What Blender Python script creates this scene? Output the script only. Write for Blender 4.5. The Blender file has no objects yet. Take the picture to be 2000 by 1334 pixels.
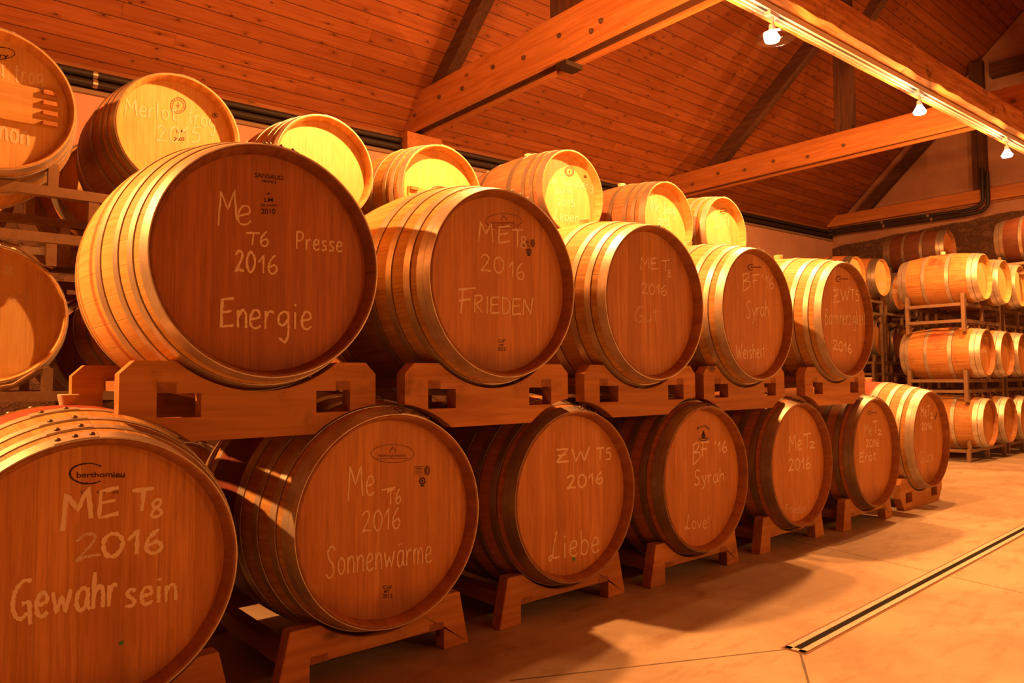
import bpy, bmesh, math, random
from mathutils import Vector, Matrix, noise
from mathutils.geometry import tessellate_polygon

C = bpy.context.scene.collection
SC = bpy.context.scene
PI = math.pi
rnd = random.Random(7)

# ------------------------------------------------------------------ camera
FPX = 1416.91                                   # focal length in pixels of a 2000 px wide frame
EYE = Vector((0.0, 0.0, 1.081))
RGT = Vector((0.64979609, 0.76007342, -0.00731029))
UPV = Vector((0.04409653, -0.02809395, 0.99863218))
FWD = Vector((-0.7588284, 0.64922964, 0.05177194))
cd = bpy.data.cameras.new('camera')
cd.sensor_width = 36.0
cd.lens = FPX / 2000.0 * 36.0
cd.clip_start = 0.05
cam = bpy.data.objects.new('camera', cd)
C.objects.link(cam)
m = Matrix((RGT, UPV, -FWD)).transposed().to_4x4()
m.translation = EYE
cam.matrix_world = m
SC.camera = cam

# ------------------------------------------------------------------ colour management, world
SC.view_settings.view_transform = 'Standard'
SC.view_settings.look = 'None'
SC.view_settings.gamma = 1.0
SC.view_settings.use_curve_mapping = False
SC.view_settings.exposure = 0.0
w = bpy.data.worlds.new('world')
SC.world = w
w.use_nodes = True
w.node_tree.nodes['Background'].inputs[0].default_value = (1.0, 0.42, 0.13, 1)
w.node_tree.nodes['Background'].inputs[1].default_value = 0.004
try:
    SC.cycles.diffuse_bounces = 6
    SC.cycles.max_bounces = 12
    SC.cycles.use_denoising = True
    SC.cycles.sample_clamp_indirect = 6.0
    SC.cycles.caustics_reflective = False
    SC.cycles.caustics_refractive = False
except Exception:
    pass

# ------------------------------------------------------------------ the lamps of the lighting track (their light; the fittings are built below)
LAMP_RGB = (1.0, 0.362, 0.092)
DOWN_W, ALL_W = 90.0, 460.0


def track_x(y): return -2.73 + 0.046 * (y - 4.92)


LAMPS = [(track_x(y), y, 3.62) for y in (0.0, 2.50, 4.90, 7.36, 9.60, 11.9)]  # the farthest is unseen, added to light the right hand racks
LAMPS[0] = (-3.75, -1.6, 3.40)          # a fitting further left, nearer the wall, outside the frame
for i, (x, y, z) in enumerate(LAMPS):
    l = bpy.data.lights.new('lamp_beam', 'SPOT')
    l.energy = DOWN_W * (13.0 if i == 0 else 1.0)
    l.color = LAMP_RGB
    l.spot_size = math.radians(164)
    l.spot_blend = 0.35
    l.shadow_soft_size = 0.035
    o = bpy.data.objects.new('lamp_beam', l)
    o.location = (x, y, z - 0.075)
    C.objects.link(o)
    l = bpy.data.lights.new('lamp_glow', 'POINT')
    l.energy = ALL_W * (0.25 if i == 0 else 1.3 if i == 1 else 0.7 if i == 4 else 0.4 if i == 5 else 1.0)
    l.color = LAMP_RGB
    l.shadow_soft_size = 0.035
    o = bpy.data.objects.new('lamp_glow', l)
    o.location = (x, y, z - 0.08)
    C.objects.link(o)

# added fill lamps for the shaded heads, unseen across the aisle (glass built below)
FILL_GLOBES = [(2.0, y, 1.95) for y in (3.5, 6.0, 8.5, 11.0)]
for p in FILL_GLOBES:
    l = bpy.data.lights.new('added_fill_light', 'POINT')
    l.energy = 108.0
    l.color = LAMP_RGB
    l.shadow_soft_size = 0.13
    o = bpy.data.objects.new('added_fill_light', l)
    o.location = p
    C.objects.link(o)


# ------------------------------------------------------------------ small helpers
def ray(px, py):
    return FWD * FPX + RGT * (px - 1000.0) - UPV * (py - 667.0)


def on_x(px, py, x):
    d = ray(px, py)
    return EYE + d * ((x - EYE.x) / d.x)


def prop(o, label=None, cat=None, group=None, kind=None):
    if label: o['label'] = label
    if cat: o['category'] = cat
    if group: o['group'] = group
    if kind: o['kind'] = kind
    return o


def empty(name, loc=(0, 0, 0), label=None, cat=None, group=None):
    o = bpy.data.objects.new(name, None)
    o.empty_display_size = 0.1
    o.location = loc
    C.objects.link(o)
    return prop(o, label, cat, group)


def obj(name, me, parent=None, loc=(0, 0, 0), rot=(0, 0, 0), label=None):
    o = bpy.data.objects.new(name, me)
    o.location = loc
    o.rotation_euler = rot
    if parent: o.parent = parent
    if label: o['label'] = label
    C.objects.link(o)
    return o


def bevel(o, wd=0.003, seg=2):
    b = o.modifiers.new('bevel', 'BEVEL')
    b.width = wd
    b.segments = seg
    b.limit_method = 'ANGLE'
    b.angle_limit = math.radians(40)
    return o


class MB:
    def __init__(self):
        self.v, self.f, self.s = [], [], []

    def add(self, vs, fs, smooth=False):
        n = len(self.v)
        self.v += [tuple(q) for q in vs]
        self.f += [tuple(n + i for i in q) for q in fs]
        self.s += [smooth] * len(fs)
        return self

    def box(self, a, b):
        (x0, y0, z0), (x1, y1, z1) = a, b
        vs = [(x, y, z) for x in (x0, x1) for y in (y0, y1) for z in (z0, z1)]
        return self.add(vs, [(0, 1, 3, 2), (4, 6, 7, 5), (0, 4, 5, 1), (2, 3, 7, 6), (0, 2, 6, 4), (1, 5, 7, 3)])

    def beam(self, p, q, wd, ht, up=(0, 0, 1)):
        p, q = Vector(p), Vector(q)
        d = (q - p).normalized()
        s = d.cross(Vector(up)).normalized()
        u = s.cross(d)
        vs = [e + s * (a * wd / 2) + u * (b * ht / 2) for e in (p, q) for a, b in ((-1, -1), (1, -1), (1, 1), (-1, 1))]
        return self.add(vs, [(0, 1, 2, 3), (4, 7, 6, 5), (0, 4, 5, 1), (1, 5, 6, 2), (2, 6, 7, 3), (3, 7, 4, 0)])

    def tube(self, pts, r, n=10, caps=True):
        pts = [Vector(p) for p in pts]
        vs, fs = [], []
        ref = Vector((0.3, 0.2, 0.93))
        for i, p in enumerate(pts):
            d = (pts[min(i + 1, len(pts) - 1)] - pts[max(i - 1, 0)]).normalized()
            a = d.cross(ref).normalized()
            b = d.cross(a)
            rr = r[i] if isinstance(r, (list, tuple)) else r
            for k in range(n):
                t = 2 * PI * k / n
                vs.append(p + a * math.cos(t) * rr + b * math.sin(t) * rr)
        for i in range(len(pts) - 1):
            for k in range(n):
                fs.append((i * n + k, i * n + (k + 1) % n, (i + 1) * n + (k + 1) % n, (i + 1) * n + k))
        self.add(vs, fs, True)
        if caps:
            m_ = len(self.v) - len(vs)
            self.f += [tuple(m_ + k for k in range(n)), tuple(m_ + (len(pts) - 1) * n + k for k in reversed(range(n)))]
            self.s += [False, False]
        return self

    def lathe_x(self, prof, n=96, a0=0.0, a1=2 * PI, smooth=True):
        """prof: (x, r) swept about the x axis"""
        full = abs(a1 - a0 - 2 * PI) < 1e-6
        m_ = n if full else n + 1
        vs = [(x, r * math.cos(a0 + (a1 - a0) * k / n), r * math.sin(a0 + (a1 - a0) * k / n)) for x, r in prof for k in range(m_)]
        fs = []
        for i in range(len(prof) - 1):
            for k in range(n):
                k2 = (k + 1) % m_
                fs.append((i * m_ + k, i * m_ + k2, (i + 1) * m_ + k2, (i + 1) * m_ + k))
        return self.add(vs, fs, smooth)

    def prism(self, loop, x0, x1, holes=()):
        """loop of (y, z), extruded from x0 to x1, with holes"""
        loops = [loop] + list(holes)
        flat = [p for lp in loops for p in lp]
        tris = tessellate_polygon([[Vector((p[0], p[1], 0)) for p in lp] for lp in loops])
        n = len(flat)
        vs = [(x0, p[0], p[1]) for p in flat] + [(x1, p[0], p[1]) for p in flat]
        fs = [tuple(t) for t in tris] + [tuple(n + i for i in reversed(t)) for t in tris]
        b = 0
        for lp in loops:
            k = len(lp)
            fs += [(b + i, b + (i + 1) % k, n + b + (i + 1) % k, n + b + i) for i in range(k)]
            b += k
        return self.add(vs, fs)

    def mesh(self, name, mat, sharp=35):
        me = bpy.data.meshes.new(name)
        me.from_pydata(self.v, [], self.f)
        bm = bmesh.new()
        bm.from_mesh(me)
        bmesh.ops.recalc_face_normals(bm, faces=bm.faces)
        bm.to_mesh(me)
        bm.free()
        me.polygons.foreach_set('use_smooth', self.s)
        if any(self.s):
            try: me.set_sharp_from_angle(angle=math.radians(sharp))
            except Exception: pass
        if mat: me.materials.append(mat)
        me.update()
        return me


# ------------------------------------------------------------------ materials
class NT:
    def __init__(self, name):
        self.m = bpy.data.materials.new(name)
        self.m.use_nodes = True
        self.t = self.m.node_tree
        self.b = self.t.nodes['Principled BSDF']
        self.out = self.t.nodes['Material Output']

    def n(self, typ, ins=None, **kw):
        q = self.t.nodes.new(typ)
        for k, v in kw.items(): setattr(q, k, v)
        for k, v in (ins or {}).items(): self.set(q.inputs[k], v)
        return q

    def set(self, sock, v):
        if isinstance(v, bpy.types.NodeSocket): self.t.links.new(v, sock)
        elif isinstance(v, bpy.types.Node): self.t.links.new(v.outputs[0], sock)
        else: sock.default_value = v

    def math(self, op, a, b=0.0, c=0.0, clamp=False):
        q = self.n('ShaderNodeMath', {0: a, 1: b, 2: c}, operation=op, use_clamp=clamp)
        return q.outputs[0]

    def mix(self, f, a, b, mode='MIX'):
        q = self.n('ShaderNodeMix', data_type='RGBA', blend_type=mode)
        self.set(q.inputs[0], f)
        self.set(q.inputs[6], a if not isinstance(a, tuple) else (*a[:3], 1))
        self.set(q.inputs[7], b if not isinstance(b, tuple) else (*b[:3], 1))
        return q.outputs[2]

    def ramp(self, f, a, b):
        q = self.n('ShaderNodeMapRange', {0: f, 1: a, 2: b, 3: 0.0, 4: 1.0}, interpolation_type='SMOOTHSTEP')
        return q.outputs[0]

    def coords(self):
        c = self.n('ShaderNodeTexCoord').outputs['Object']
        s = self.n('ShaderNodeSeparateXYZ', {0: c})
        return c, s.outputs[0], s.outputs[1], s.outputs[2]

    def vec(self, x, y, z):
        return self.n('ShaderNodeCombineXYZ', {0: x, 1: y, 2: z}).outputs[0]

    def noise(self, v, scale, detail=4.0, rough=0.55, dist=0.0):
        return self.n('ShaderNodeTexNoise', {'Vector': v, 'Scale': scale, 'Detail': detail, 'Roughness': rough, 'Distortion': dist}).outputs[0]

    def white(self, v):
        return self.n('ShaderNodeTexWhiteNoise', {'Vector': v}).outputs[0]

    def rand(self):
        return self.n('ShaderNodeObjectInfo').outputs['Random']

    def done(self, col, rough=0.6, metal=0.0, bump=None, bs=0.3, bd=0.01, spec=0.35):
        self.set(self.b.inputs['Base Color'], (*col[:3], 1) if isinstance(col, tuple) else col)
        self.set(self.b.inputs['Roughness'], rough)
        self.set(self.b.inputs['Metallic'], metal)
        self.set(self.b.inputs['Specular IOR Level'], spec)
        if bump is not None:
            q = self.n('ShaderNodeBump', {'Height': bump, 'Strength': bs, 'Distance': bd})
            self.t.links.new(q.outputs[0], self.b.inputs['Normal'])
        return self.m


def grain_vec(t, x, y, z, axis, long=1.6, fine=26.0):
    sc = {'X': (long, fine, fine), 'Y': (fine, long, fine), 'Z': (fine, fine, long)}[axis]
    return t.vec(t.math('MULTIPLY', x, sc[0]), t.math('MULTIPLY', y, sc[1]), t.math('MULTIPLY', z, sc[2]))


def timber(name, c0, c1, axis, rough=0.65, knots=True, wear=0.0, dark=(0.05, 0.02, 0.008)):
    """sawn timber with grain along one object axis"""
    t = NT(name)
    c, x, y, z = t.coords()
    r = t.math('MULTIPLY', t.rand(), 37.0)
    x2, y2, z2 = t.math('ADD', x, r), t.math('ADD', y, r), t.math('ADD', z, r)
    g = t.noise(grain_vec(t, x2, y2, z2, axis), 1.0, 5.0, 0.6, 0.6)
    big = t.noise(grain_vec(t, x2, y2, z2, axis, 0.5, 5.0), 1.0, 3.0, 0.5)
    col = t.mix(t.ramp(g, 0.36, 0.66), c0, c1)
    col = t.mix(t.math('MULTIPLY', t.ramp(big, 0.3, 0.75), 0.45), col, t.mix(0.5, c1, dark))
    if knots:
        kv = grain_vec(t, x2, y2, z2, axis, 2.0, 4.2)
        vo = t.n('ShaderNodeTexVoronoi', {'Vector': kv, 'Scale': 1.0, 'Randomness': 1.0}).outputs[0]
        col = t.mix(t.math('MULTIPLY', t.math('SUBTRACT', 1.0, t.ramp(vo, 0.04, 0.12)), 0.75), col, dark)
    if wear:
        s = t.noise(t.vec(x2, y2, z2), 5.0, 5.0, 0.65)
        col = t.mix(t.math('MULTIPLY', t.ramp(s, 0.55, 0.75), wear), col, dark)
    return t.done(col, rough, 0, g, 0.25, 0.004)


def plank_roof(name):
    """tongue and groove boards: local y along the boards, local x up the slope"""
    t = NT(name)
    c, x, y, z = t.coords()
    row = t.math('DIVIDE', x, 0.1545)
    idx = t.math('FLOOR', row)
    fr = t.math('FRACT', row)
    off = t.math('MULTIPLY', t.white(t.vec(idx, 3.3, 0.0)), 3.1)
    seg = t.math('DIVIDE', t.math('ADD', y, off), 3.4)
    sidx = t.math('FLOOR', seg)
    sfr = t.math('FRACT', seg)
    tone = t.white(t.vec(idx, sidx, 1.7))
    shift = t.math('MULTIPLY', tone, 50.0)
    g = t.noise(t.vec(t.math('ADD', t.math('MULTIPLY', x, 30.0), shift), t.math('MULTIPLY', y, 1.4), shift), 1.0, 5.0, 0.6, 0.8)
    col = t.mix(t.ramp(g, 0.33, 0.7), (0.41, 0.135, 0.037), (0.29, 0.080, 0.019))
    col = t.mix(t.math('MULTIPLY', tone, 0.65), col, (0.23, 0.064, 0.015))
    kv = t.vec(t.math('ADD', t.math('MULTIPLY', x, 8.0), shift), t.math('ADD', t.math('MULTIPLY', y, 3.6), shift), 0.0)
    vo = t.n('ShaderNodeTexVoronoi', {'Vector': kv, 'Scale': 1.0, 'Randomness': 1.0}, voronoi_dimensions='2D')
    keep = t.math('GREATER_THAN', t.white(vo.outputs[2] if len(vo.outputs) > 2 else vo.outputs[1]), 0.62)
    kn = t.math('MULTIPLY', t.math('SUBTRACT', 1.0, t.ramp(vo.outputs[0], 0.03, 0.10)), keep)
    halo = t.math('MULTIPLY', t.math('SUBTRACT', 1.0, t.ramp(vo.outputs[0], 0.08, 0.34)), keep)
    col = t.mix(t.math('MULTIPLY', t.math('MULTIPLY', halo, t.ramp(g, 0.35, 0.6)), 0.5), col, (0.13, 0.035, 0.010))
    col = t.mix(t.math('MULTIPLY', kn, 0.85), col, (0.04, 0.010, 0.004))
    j = t.math('MINIMUM', fr, t.math('SUBTRACT', 1.0, fr))
    jl = t.math('SUBTRACT', 1.0, t.ramp(j, 0.014, 0.046))
    e = t.math('MINIMUM', sfr, t.math('SUBTRACT', 1.0, sfr))
    jl = t.math('MAXIMUM', jl, t.math('MULTIPLY', t.math('LESS_THAN', e, 0.0007), 0.6))
    col = t.mix(t.math('MULTIPLY', jl, 0.85), col, (0.045, 0.012, 0.004))
    h = t.math('SUBTRACT', t.math('MULTIPLY', g, 0.2), jl)
    return t.done(col, 0.55, 0, h, 0.35, 0.006)


OLD_PLAIN = ((0.56, 0.30, 0.095), (0.38, 0.165, 0.045))


def stave_mat(name, n, L, hoops, belt=None, c0=(0.66, 0.41, 0.14), c1=(0.46, 0.23, 0.06), wear=0.35, bw=0.16, wood_red=0.0):
    """barrel staves: local x is the barrel axis, front head at x = 0"""
    t = NT(name)
    c, x, y, z = t.coords()
    ang = t.math('ADD', t.math('DIVIDE', t.math('ARCTAN2', y, z), 2 * PI), 0.5)
    row = t.math('MULTIPLY', ang, float(n))
    idx = t.math('FLOOR', row)
    fr = t.math('FRACT', row)
    seed = t.math('MULTIPLY', t.rand(), 91.0)
    tone = t.white(t.vec(idx, seed, 0.5))
    sh = t.math('MULTIPLY', tone, 40.0)
    g = t.noise(t.vec(t.math('ADD', t.math('MULTIPLY', x, 2.2), sh), t.math('MULTIPLY', row, 4.0), seed), 1.0, 5.0, 0.6, 0.5)
    col = t.mix(t.ramp(g, 0.32, 0.7), c0, c1)
    col = t.mix(t.math('MULTIPLY', tone, 0.35), col, c1)
    dirt = t.noise(t.vec(t.math('ADD', x, seed), y, z), 7.0, 5.0, 0.65)
    col = t.mix(t.math('MULTIPLY', t.ramp(dirt, 0.5, 0.78), wear), col, (0.20, 0.075, 0.025))
    mid = t.math('ABSOLUTE', t.math('ADD', x, L / 2))
    if wood_red:
        s = t.noise(t.vec(t.math('ADD', t.math('MULTIPLY', x, 2.0), seed), t.math('MULTIPLY', y, 3.0), t.math('MULTIPLY', z, 1.0)), 3.0, 4.0, 0.6)
        up = t.ramp(z, -0.1, 0.35)
        q = t.math('MULTIPLY', t.math('SUBTRACT', 1.0, t.ramp(mid, 0.05, 0.33)), t.math('MULTIPLY', up, t.ramp(s, 0.35, 0.65)))
        col = t.mix(t.math('MULTIPLY', q, wood_red), col, (0.30, 0.035, 0.022))
    if belt:
        edge = t.noise(t.vec(x, y, z), 30.0, 3.0)
        q = t.math('SUBTRACT', 1.0, t.ramp(t.math('ADD', mid, t.math('MULTIPLY', t.math('SUBTRACT', edge, 0.5), 0.03)), bw - 0.012, bw + 0.012))
        if belt == 'edge':
            q2 = t.math('SUBTRACT', 1.0, t.ramp(mid, bw - 0.05, bw - 0.02))
            q = t.math('MULTIPLY', t.math('SUBTRACT', q, q2), 0.8)
            col = t.mix(q, col, (0.45, 0.10, 0.035))
        else:
            bc = {'red': (0.36, 0.045, 0.03), 'purple': (0.20, 0.022, 0.024)}[belt]
            col = t.mix(t.math('MULTIPLY', q, 0.9), col, t.mix(t.ramp(dirt, 0.35, 0.7), bc, (bc[0] * 0.6, bc[1] * 0.7, bc[2] * 0.7)))
    # shadow gap at the edge of each hoop, painted as a thin dark line
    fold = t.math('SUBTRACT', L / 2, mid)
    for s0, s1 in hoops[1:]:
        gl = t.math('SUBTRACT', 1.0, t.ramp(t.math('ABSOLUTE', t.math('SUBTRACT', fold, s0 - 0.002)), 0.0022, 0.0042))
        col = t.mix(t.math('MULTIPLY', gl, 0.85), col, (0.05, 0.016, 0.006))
    j = t.math('MINIMUM', fr, t.math('SUBTRACT', 1.0, fr))
    jl = t.math('SUBTRACT', 1.0, t.ramp(j, 0.004, 0.022))
    col = t.mix(t.math('MULTIPLY', jl, 0.3), col, (0.09, 0.03, 0.01))
    h = t.math('SUBTRACT', t.math('MULTIPLY', g, 0.35), jl)
    return t.done(col, 0.55, 0, h, 0.3, 0.004)


def head_mat(name, c0, c1, joint=0.35, tone_amt=0.5, bw=0.105):
    """barrel head boards: vertical boards across local y"""
    t = NT(name)
    c, x, y, z = t.coords()
    seed = t.math('MULTIPLY', t.rand(), 61.0)
    warp = t.math('ADD', y, t.math('MULTIPLY', t.rand(), 0.9))
    row = t.math('DIVIDE', warp, bw)
    idx = t.math('FLOOR', row)
    fr = t.math('FRACT', row)
    tone = t.white(t.vec(idx, seed, 2.5))
    sh = t.math('MULTIPLY', tone, 30.0)
    g = t.noise(t.vec(t.math('ADD', t.math('MULTIPLY', y, 60.0), sh), t.math('ADD', t.math('MULTIPLY', z, 2.4), seed), sh), 1.0, 5.0, 0.62, 0.4)
    cl = t.noise(t.vec(t.math('MULTIPLY', y, 3.0), t.math('ADD', z, seed), 0.0), 2.5, 4.0, 0.6)
    col = t.mix(t.ramp(g, 0.3, 0.72), c0, c1)
    col = t.mix(t.math('MULTIPLY', tone, tone_amt), col, c1)
    col = t.mix(t.math('MULTIPLY', t.ramp(cl, 0.45, 0.8), 0.35), col, (c1[0] * 0.6, c1[1] * 0.5, c1[2] * 0.45))
    j = t.math('MINIMUM', fr, t.math('SUBTRACT', 1.0, fr))
    jl = t.math('SUBTRACT', 1.0, t.ramp(j, 0.003, 0.02))
    col = t.mix(t.math('MULTIPLY', jl, joint), col, (0.10, 0.035, 0.012))
    fl = t.noise(t.vec(t.math('ADD', t.math('MULTIPLY', y, 190.0), sh), t.math('ADD', t.math('MULTIPLY', z, 7.0), seed), sh), 1.0, 3.0, 0.6)
    col = t.mix(t.math('MULTIPLY', t.ramp(fl, 0.52, 0.72), 0.4), col, (c1[0] * 0.55, c1[1] * 0.45, c1[2] * 0.4))
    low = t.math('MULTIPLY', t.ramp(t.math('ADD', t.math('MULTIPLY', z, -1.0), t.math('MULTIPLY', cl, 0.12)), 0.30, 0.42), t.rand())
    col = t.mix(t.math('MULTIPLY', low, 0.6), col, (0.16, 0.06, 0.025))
    return t.done(col, 0.5, 0, t.math('SUBTRACT', t.math('MULTIPLY', g, 0.3), t.math('MULTIPLY', jl, 0.6)), 0.22, 0.003)


def metal_mat(name, col, rough=0.4, metal=0.85, mott=0.25, scale=18.0):
    t = NT(name)
    c, x, y, z = t.coords()
    s = t.noise(c, scale, 5.0, 0.65)
    cc = t.mix(t.math('MULTIPLY', t.ramp(s, 0.35, 0.7), mott), col, (col[0] * 0.45, col[1] * 0.36, col[2] * 0.3))
    rr = t.math('ADD', rough - 0.08, t.math('MULTIPLY', s, 0.2))
    return t.done(cc, rr, metal, s, 0.08, 0.002)


def plain(name, col, rough=0.6, metal=0.0):
    t = NT(name)
    c, x, y, z = t.coords()
    s = t.noise(c, 14.0, 4.0)
    return t.done(t.mix(t.math('MULTIPLY', s, 0.3), col, (col[0] * 0.6, col[1] * 0.6, col[2] * 0.6)), rough, metal)


def chalk_mat(name, cover):
    t = NT(name)
    c, x, y, z = t.coords()
    s = t.noise(t.vec(t.math('MULTIPLY', x, 1.0), t.math('MULTIPLY', y, 260.0), t.math('MULTIPLY', z, 130.0)), 1.0, 3.0, 0.7)
    a = t.ramp(s, 0.62 - cover * 0.5, 0.80 - cover * 0.5)
    t.done((0.86, 0.74, 0.55), 0.9)
    t.set(t.b.inputs['Alpha'], t.math('MULTIPLY', a, min(1.0, 0.45 + cover * 0.5)))
    return t.m


def floor_mat():
    t = NT('polished concrete')
    c, x, y, z = t.coords()
    a = t.noise(c, 0.9, 6.0, 0.6, 0.6)
    b = t.noise(t.vec(t.math('MULTIPLY', x, 3.0), y, z), 3.0, 6.0, 0.7, 0.4)
    fine = t.noise(c, 60.0, 4.0, 0.7)
    col = t.mix(t.ramp(a, 0.34, 0.66), (0.47, 0.40, 0.30), (0.31, 0.235, 0.16))
    col = t.mix(t.math('MULTIPLY', t.ramp(b, 0.48, 0.72), 0.65), col, (0.26, 0.165, 0.10))
    col = t.mix(t.math('MULTIPLY', t.ramp(fine, 0.5, 0.8), 0.25), col, (0.33, 0.25, 0.17))
    sp = t.n('ShaderNodeTexVoronoi', {'Vector': c, 'Scale': 3.2, 'Randomness': 1.0}).outputs[0]
    col = t.mix(t.math('MULTIPLY', t.math('SUBTRACT', 1.0, t.ramp(sp, 0.012, 0.03)), 0.8), col, (0.10, 0.05, 0.03))
    # sawn slab joints
    jl = None
    for (ax, ay), (bx, by) in FLOOR_JOINTS:
        dx, dy = bx - ax, by - ay
        ln = math.hypot(dx, dy)
        dx, dy = dx / ln, dy / ln
        u = t.math('ADD', t.math('MULTIPLY', t.math('SUBTRACT', x, ax), dx), t.math('MULTIPLY', t.math('SUBTRACT', y, ay), dy))
        v = t.math('ABSOLUTE', t.math('ADD', t.math('MULTIPLY', t.math('SUBTRACT', x, ax), -dy), t.math('MULTIPLY', t.math('SUBTRACT', y, ay), dx)))
        v = t.math('ADD', v, t.math('MULTIPLY', t.math('SUBTRACT', b, 0.5), 0.010))
        inside = t.math('MULTIPLY', t.math('GREATER_THAN', u, 0.0), t.math('LESS_THAN', u, ln))
        q = t.math('MULTIPLY', inside, t.math('SUBTRACT', 1.0, t.ramp(v, 0.0025, 0.006)))
        jl = q if jl is None else t.math('MAXIMUM', jl, q)
    col = t.mix(t.math('MULTIPLY', jl, 0.9), col, (0.06, 0.03, 0.015))
    h = t.math('SUBTRACT', t.math('MULTIPLY', fine, 0.15), jl)
    return t.done(col, t.math('ADD', 0.42, t.math('MULTIPLY', b, 0.3)), 0, h, 0.25, 0.006, 0.4)


def wall_mat(name, along, z_line, amp=0.14, slope=0.0, pl=((0.74, 0.43, 0.31), (0.66, 0.36, 0.245))):
    """rough plaster over rubble stone: the stone shows below a ragged line"""
    t = NT(name)
    c, x, y, z = t.coords()
    u = y if along == 'Y' else x
    pn = t.noise(c, 1.6, 5.0, 0.6)
    edge = t.noise(t.vec(u, t.math('MULTIPLY', z, 0.4), 0.0), 2.3, 5.0, 0.65)
    line = t.math('ADD', t.math('ADD', z_line, t.math('MULTIPLY', t.math('SUBTRACT', edge, 0.5), amp * 5)), t.math('MULTIPLY', u, slope))
    stone = t.math('SUBTRACT', 1.0, t.ramp(t.math('SUBTRACT', z, line), -0.015, 0.015))
    plaster = t.mix(t.ramp(pn, 0.3, 0.7), pl[0], pl[1])
    vo = t.n('ShaderNodeTexVoronoi', {'Vector': t.vec(u, t.math('MULTIPLY', z, 1.7), t.math('MULTIPLY', pn, 2.2)), 'Scale': 4.6, 'Randomness': 1.0})
    d = t.n('ShaderNodeTexVoronoi', {'Vector': t.vec(u, t.math('MULTIPLY', z, 1.7), t.math('MULTIPLY', pn, 2.2)), 'Scale': 4.6, 'Randomness': 1.0}, feature='DISTANCE_TO_EDGE').outputs[0]
    sn = t.noise(c, 9.0, 6.0, 0.7)
    tone = t.white(vo.outputs[1])
    st = t.mix(tone, (0.20, 0.10, 0.052), (0.11, 0.053, 0.028))
    st = t.mix(t.ramp(sn, 0.3, 0.75), st, (0.12, 0.06, 0.035))
    st = t.mix(t.math('MULTIPLY', t.math('SUBTRACT', 1.0, t.ramp(d, 0.01, 0.12)), 0.55), st, (0.11, 0.06, 0.04))
    col = t.mix(stone, plaster, st)
    h = t.math('ADD', t.math('MULTIPLY', stone, t.math('SUBTRACT', t.math('MULTIPLY', t.ramp(d, 0.0, 0.12), 0.6), 0.8)), t.math('MULTIPLY', sn, 0.25))
    return t.done(col, 0.85, 0, h, 0.6, 0.05)


# ------------------------------------------------------------------ the room
K = 1.12


def hall(px, py, y):
    d = ray(px, py)
    return EYE + d * (y / d.y)


XW, YE, YF, XR = -7.717, 16.24, -4.0, 2.32
EAVE0, EAVE_SL = 3.97, 0.024
SLOPE = 0.946
ROOF_A = math.atan(SLOPE)
RIDGE_X = -2.65


def eave(y): return EAVE0 + EAVE_SL * y


FLOOR_JOINTS = [((-1.525, 2.755), (-2.035, 1.72)), ((-1.475, 2.735), (-1.19, 2.30)), ((-2.55, 4.585), (-1.58, 4.393)), ((-1.555, 4.388), (2.0, 3.70))]

fm = MB()
fm.add([(XW - 0.3, YF - 0.2, 0), (XR + 0.3, YF - 0.2, 0), (XR + 0.3, YE + 0.3, 0), (XW - 0.3, YE + 0.3, 0)], [(0, 1, 2, 3)])
fm.add([(XW - 0.3, YF - 0.2, -0.2), (XR + 0.3, YF - 0.2, -0.2), (XR + 0.3, YE + 0.3, -0.2), (XW - 0.3, YE + 0.3, -0.2)], [(0, 3, 2, 1)])
prop(obj('floor', fm.mesh('floor', floor_mat())), 'sealed grey concrete cellar floor with sawn joints', 'floor', kind='structure')


def wall_grid(name, plane, at, u0, u1, z0, ztop, mat, line, label, sgn=1.0):
    """a wall as a fine grid, the stone part bulging"""
    nu, nz = int((u1 - u0) / 0.14), 40
    vs, fs = [], []
    for i in range(nu + 1):
        u = u0 + (u1 - u0) * i / nu
        zt = ztop(u)
        for k in range(nz + 1):
            z = z0 + (zt - z0) * k / nz
            q = noise.fractal(Vector((u * 1.7, z * 2.1, at)), 0.8, 2.1, 4)
            d = 0.035 * q if z < line + 0.1 * noise.noise(Vector((u * 2, 0, 3))) else 0.006 * q
            d = max(-0.06, min(0.06, d))
            vs.append((at + sgn * d, u, z) if plane == 'x' else (u, at + sgn * d, z))
    for i in range(nu):
        for k in range(nz):
            a = i * (nz + 1) + k
            fs.append((a, a + nz + 1, a + nz + 2, a + 1))
    me = MB().add(vs, fs, True).mesh(name, mat)
    return prop(obj(name, me), label, 'wall', kind='structure')


def gable(x): return min(eave(YE) + SLOPE * (x - XW), eave(YE) + SLOPE * (2 * RIDGE_X - x - XW)) + 0.05


wall_grid('wall_left', 'x', XW, YF, YE + 0.1, 0.0, lambda u: eave(u) - 0.02, wall_mat('left wall plaster and stone', 'Y', 2.95, 0.05, 0.037), 3.2, 'left wall of ochre plaster over rubble stone')
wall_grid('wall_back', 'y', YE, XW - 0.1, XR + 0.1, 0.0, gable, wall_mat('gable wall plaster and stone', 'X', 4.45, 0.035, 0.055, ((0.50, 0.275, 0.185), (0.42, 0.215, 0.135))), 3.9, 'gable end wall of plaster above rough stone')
wall_grid('wall_right', 'x', XR, YF, YE + 0.1, 0.0, lambda u: eave(u) - 0.02, wall_mat('right wall stone', 'Y', 6.0, 0.1), 3.5, 'right wall of dark rubble stone', -1)
wall_grid('wall_front', 'y', YF, XW - 0.1, XR + 0.1, 0.0, lambda x: gable(x) - 0.35, wall_mat('front wall stone', 'X', 4.6, 0.1), 3.9, 'front wall of dark rubble stone', -1)

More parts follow.
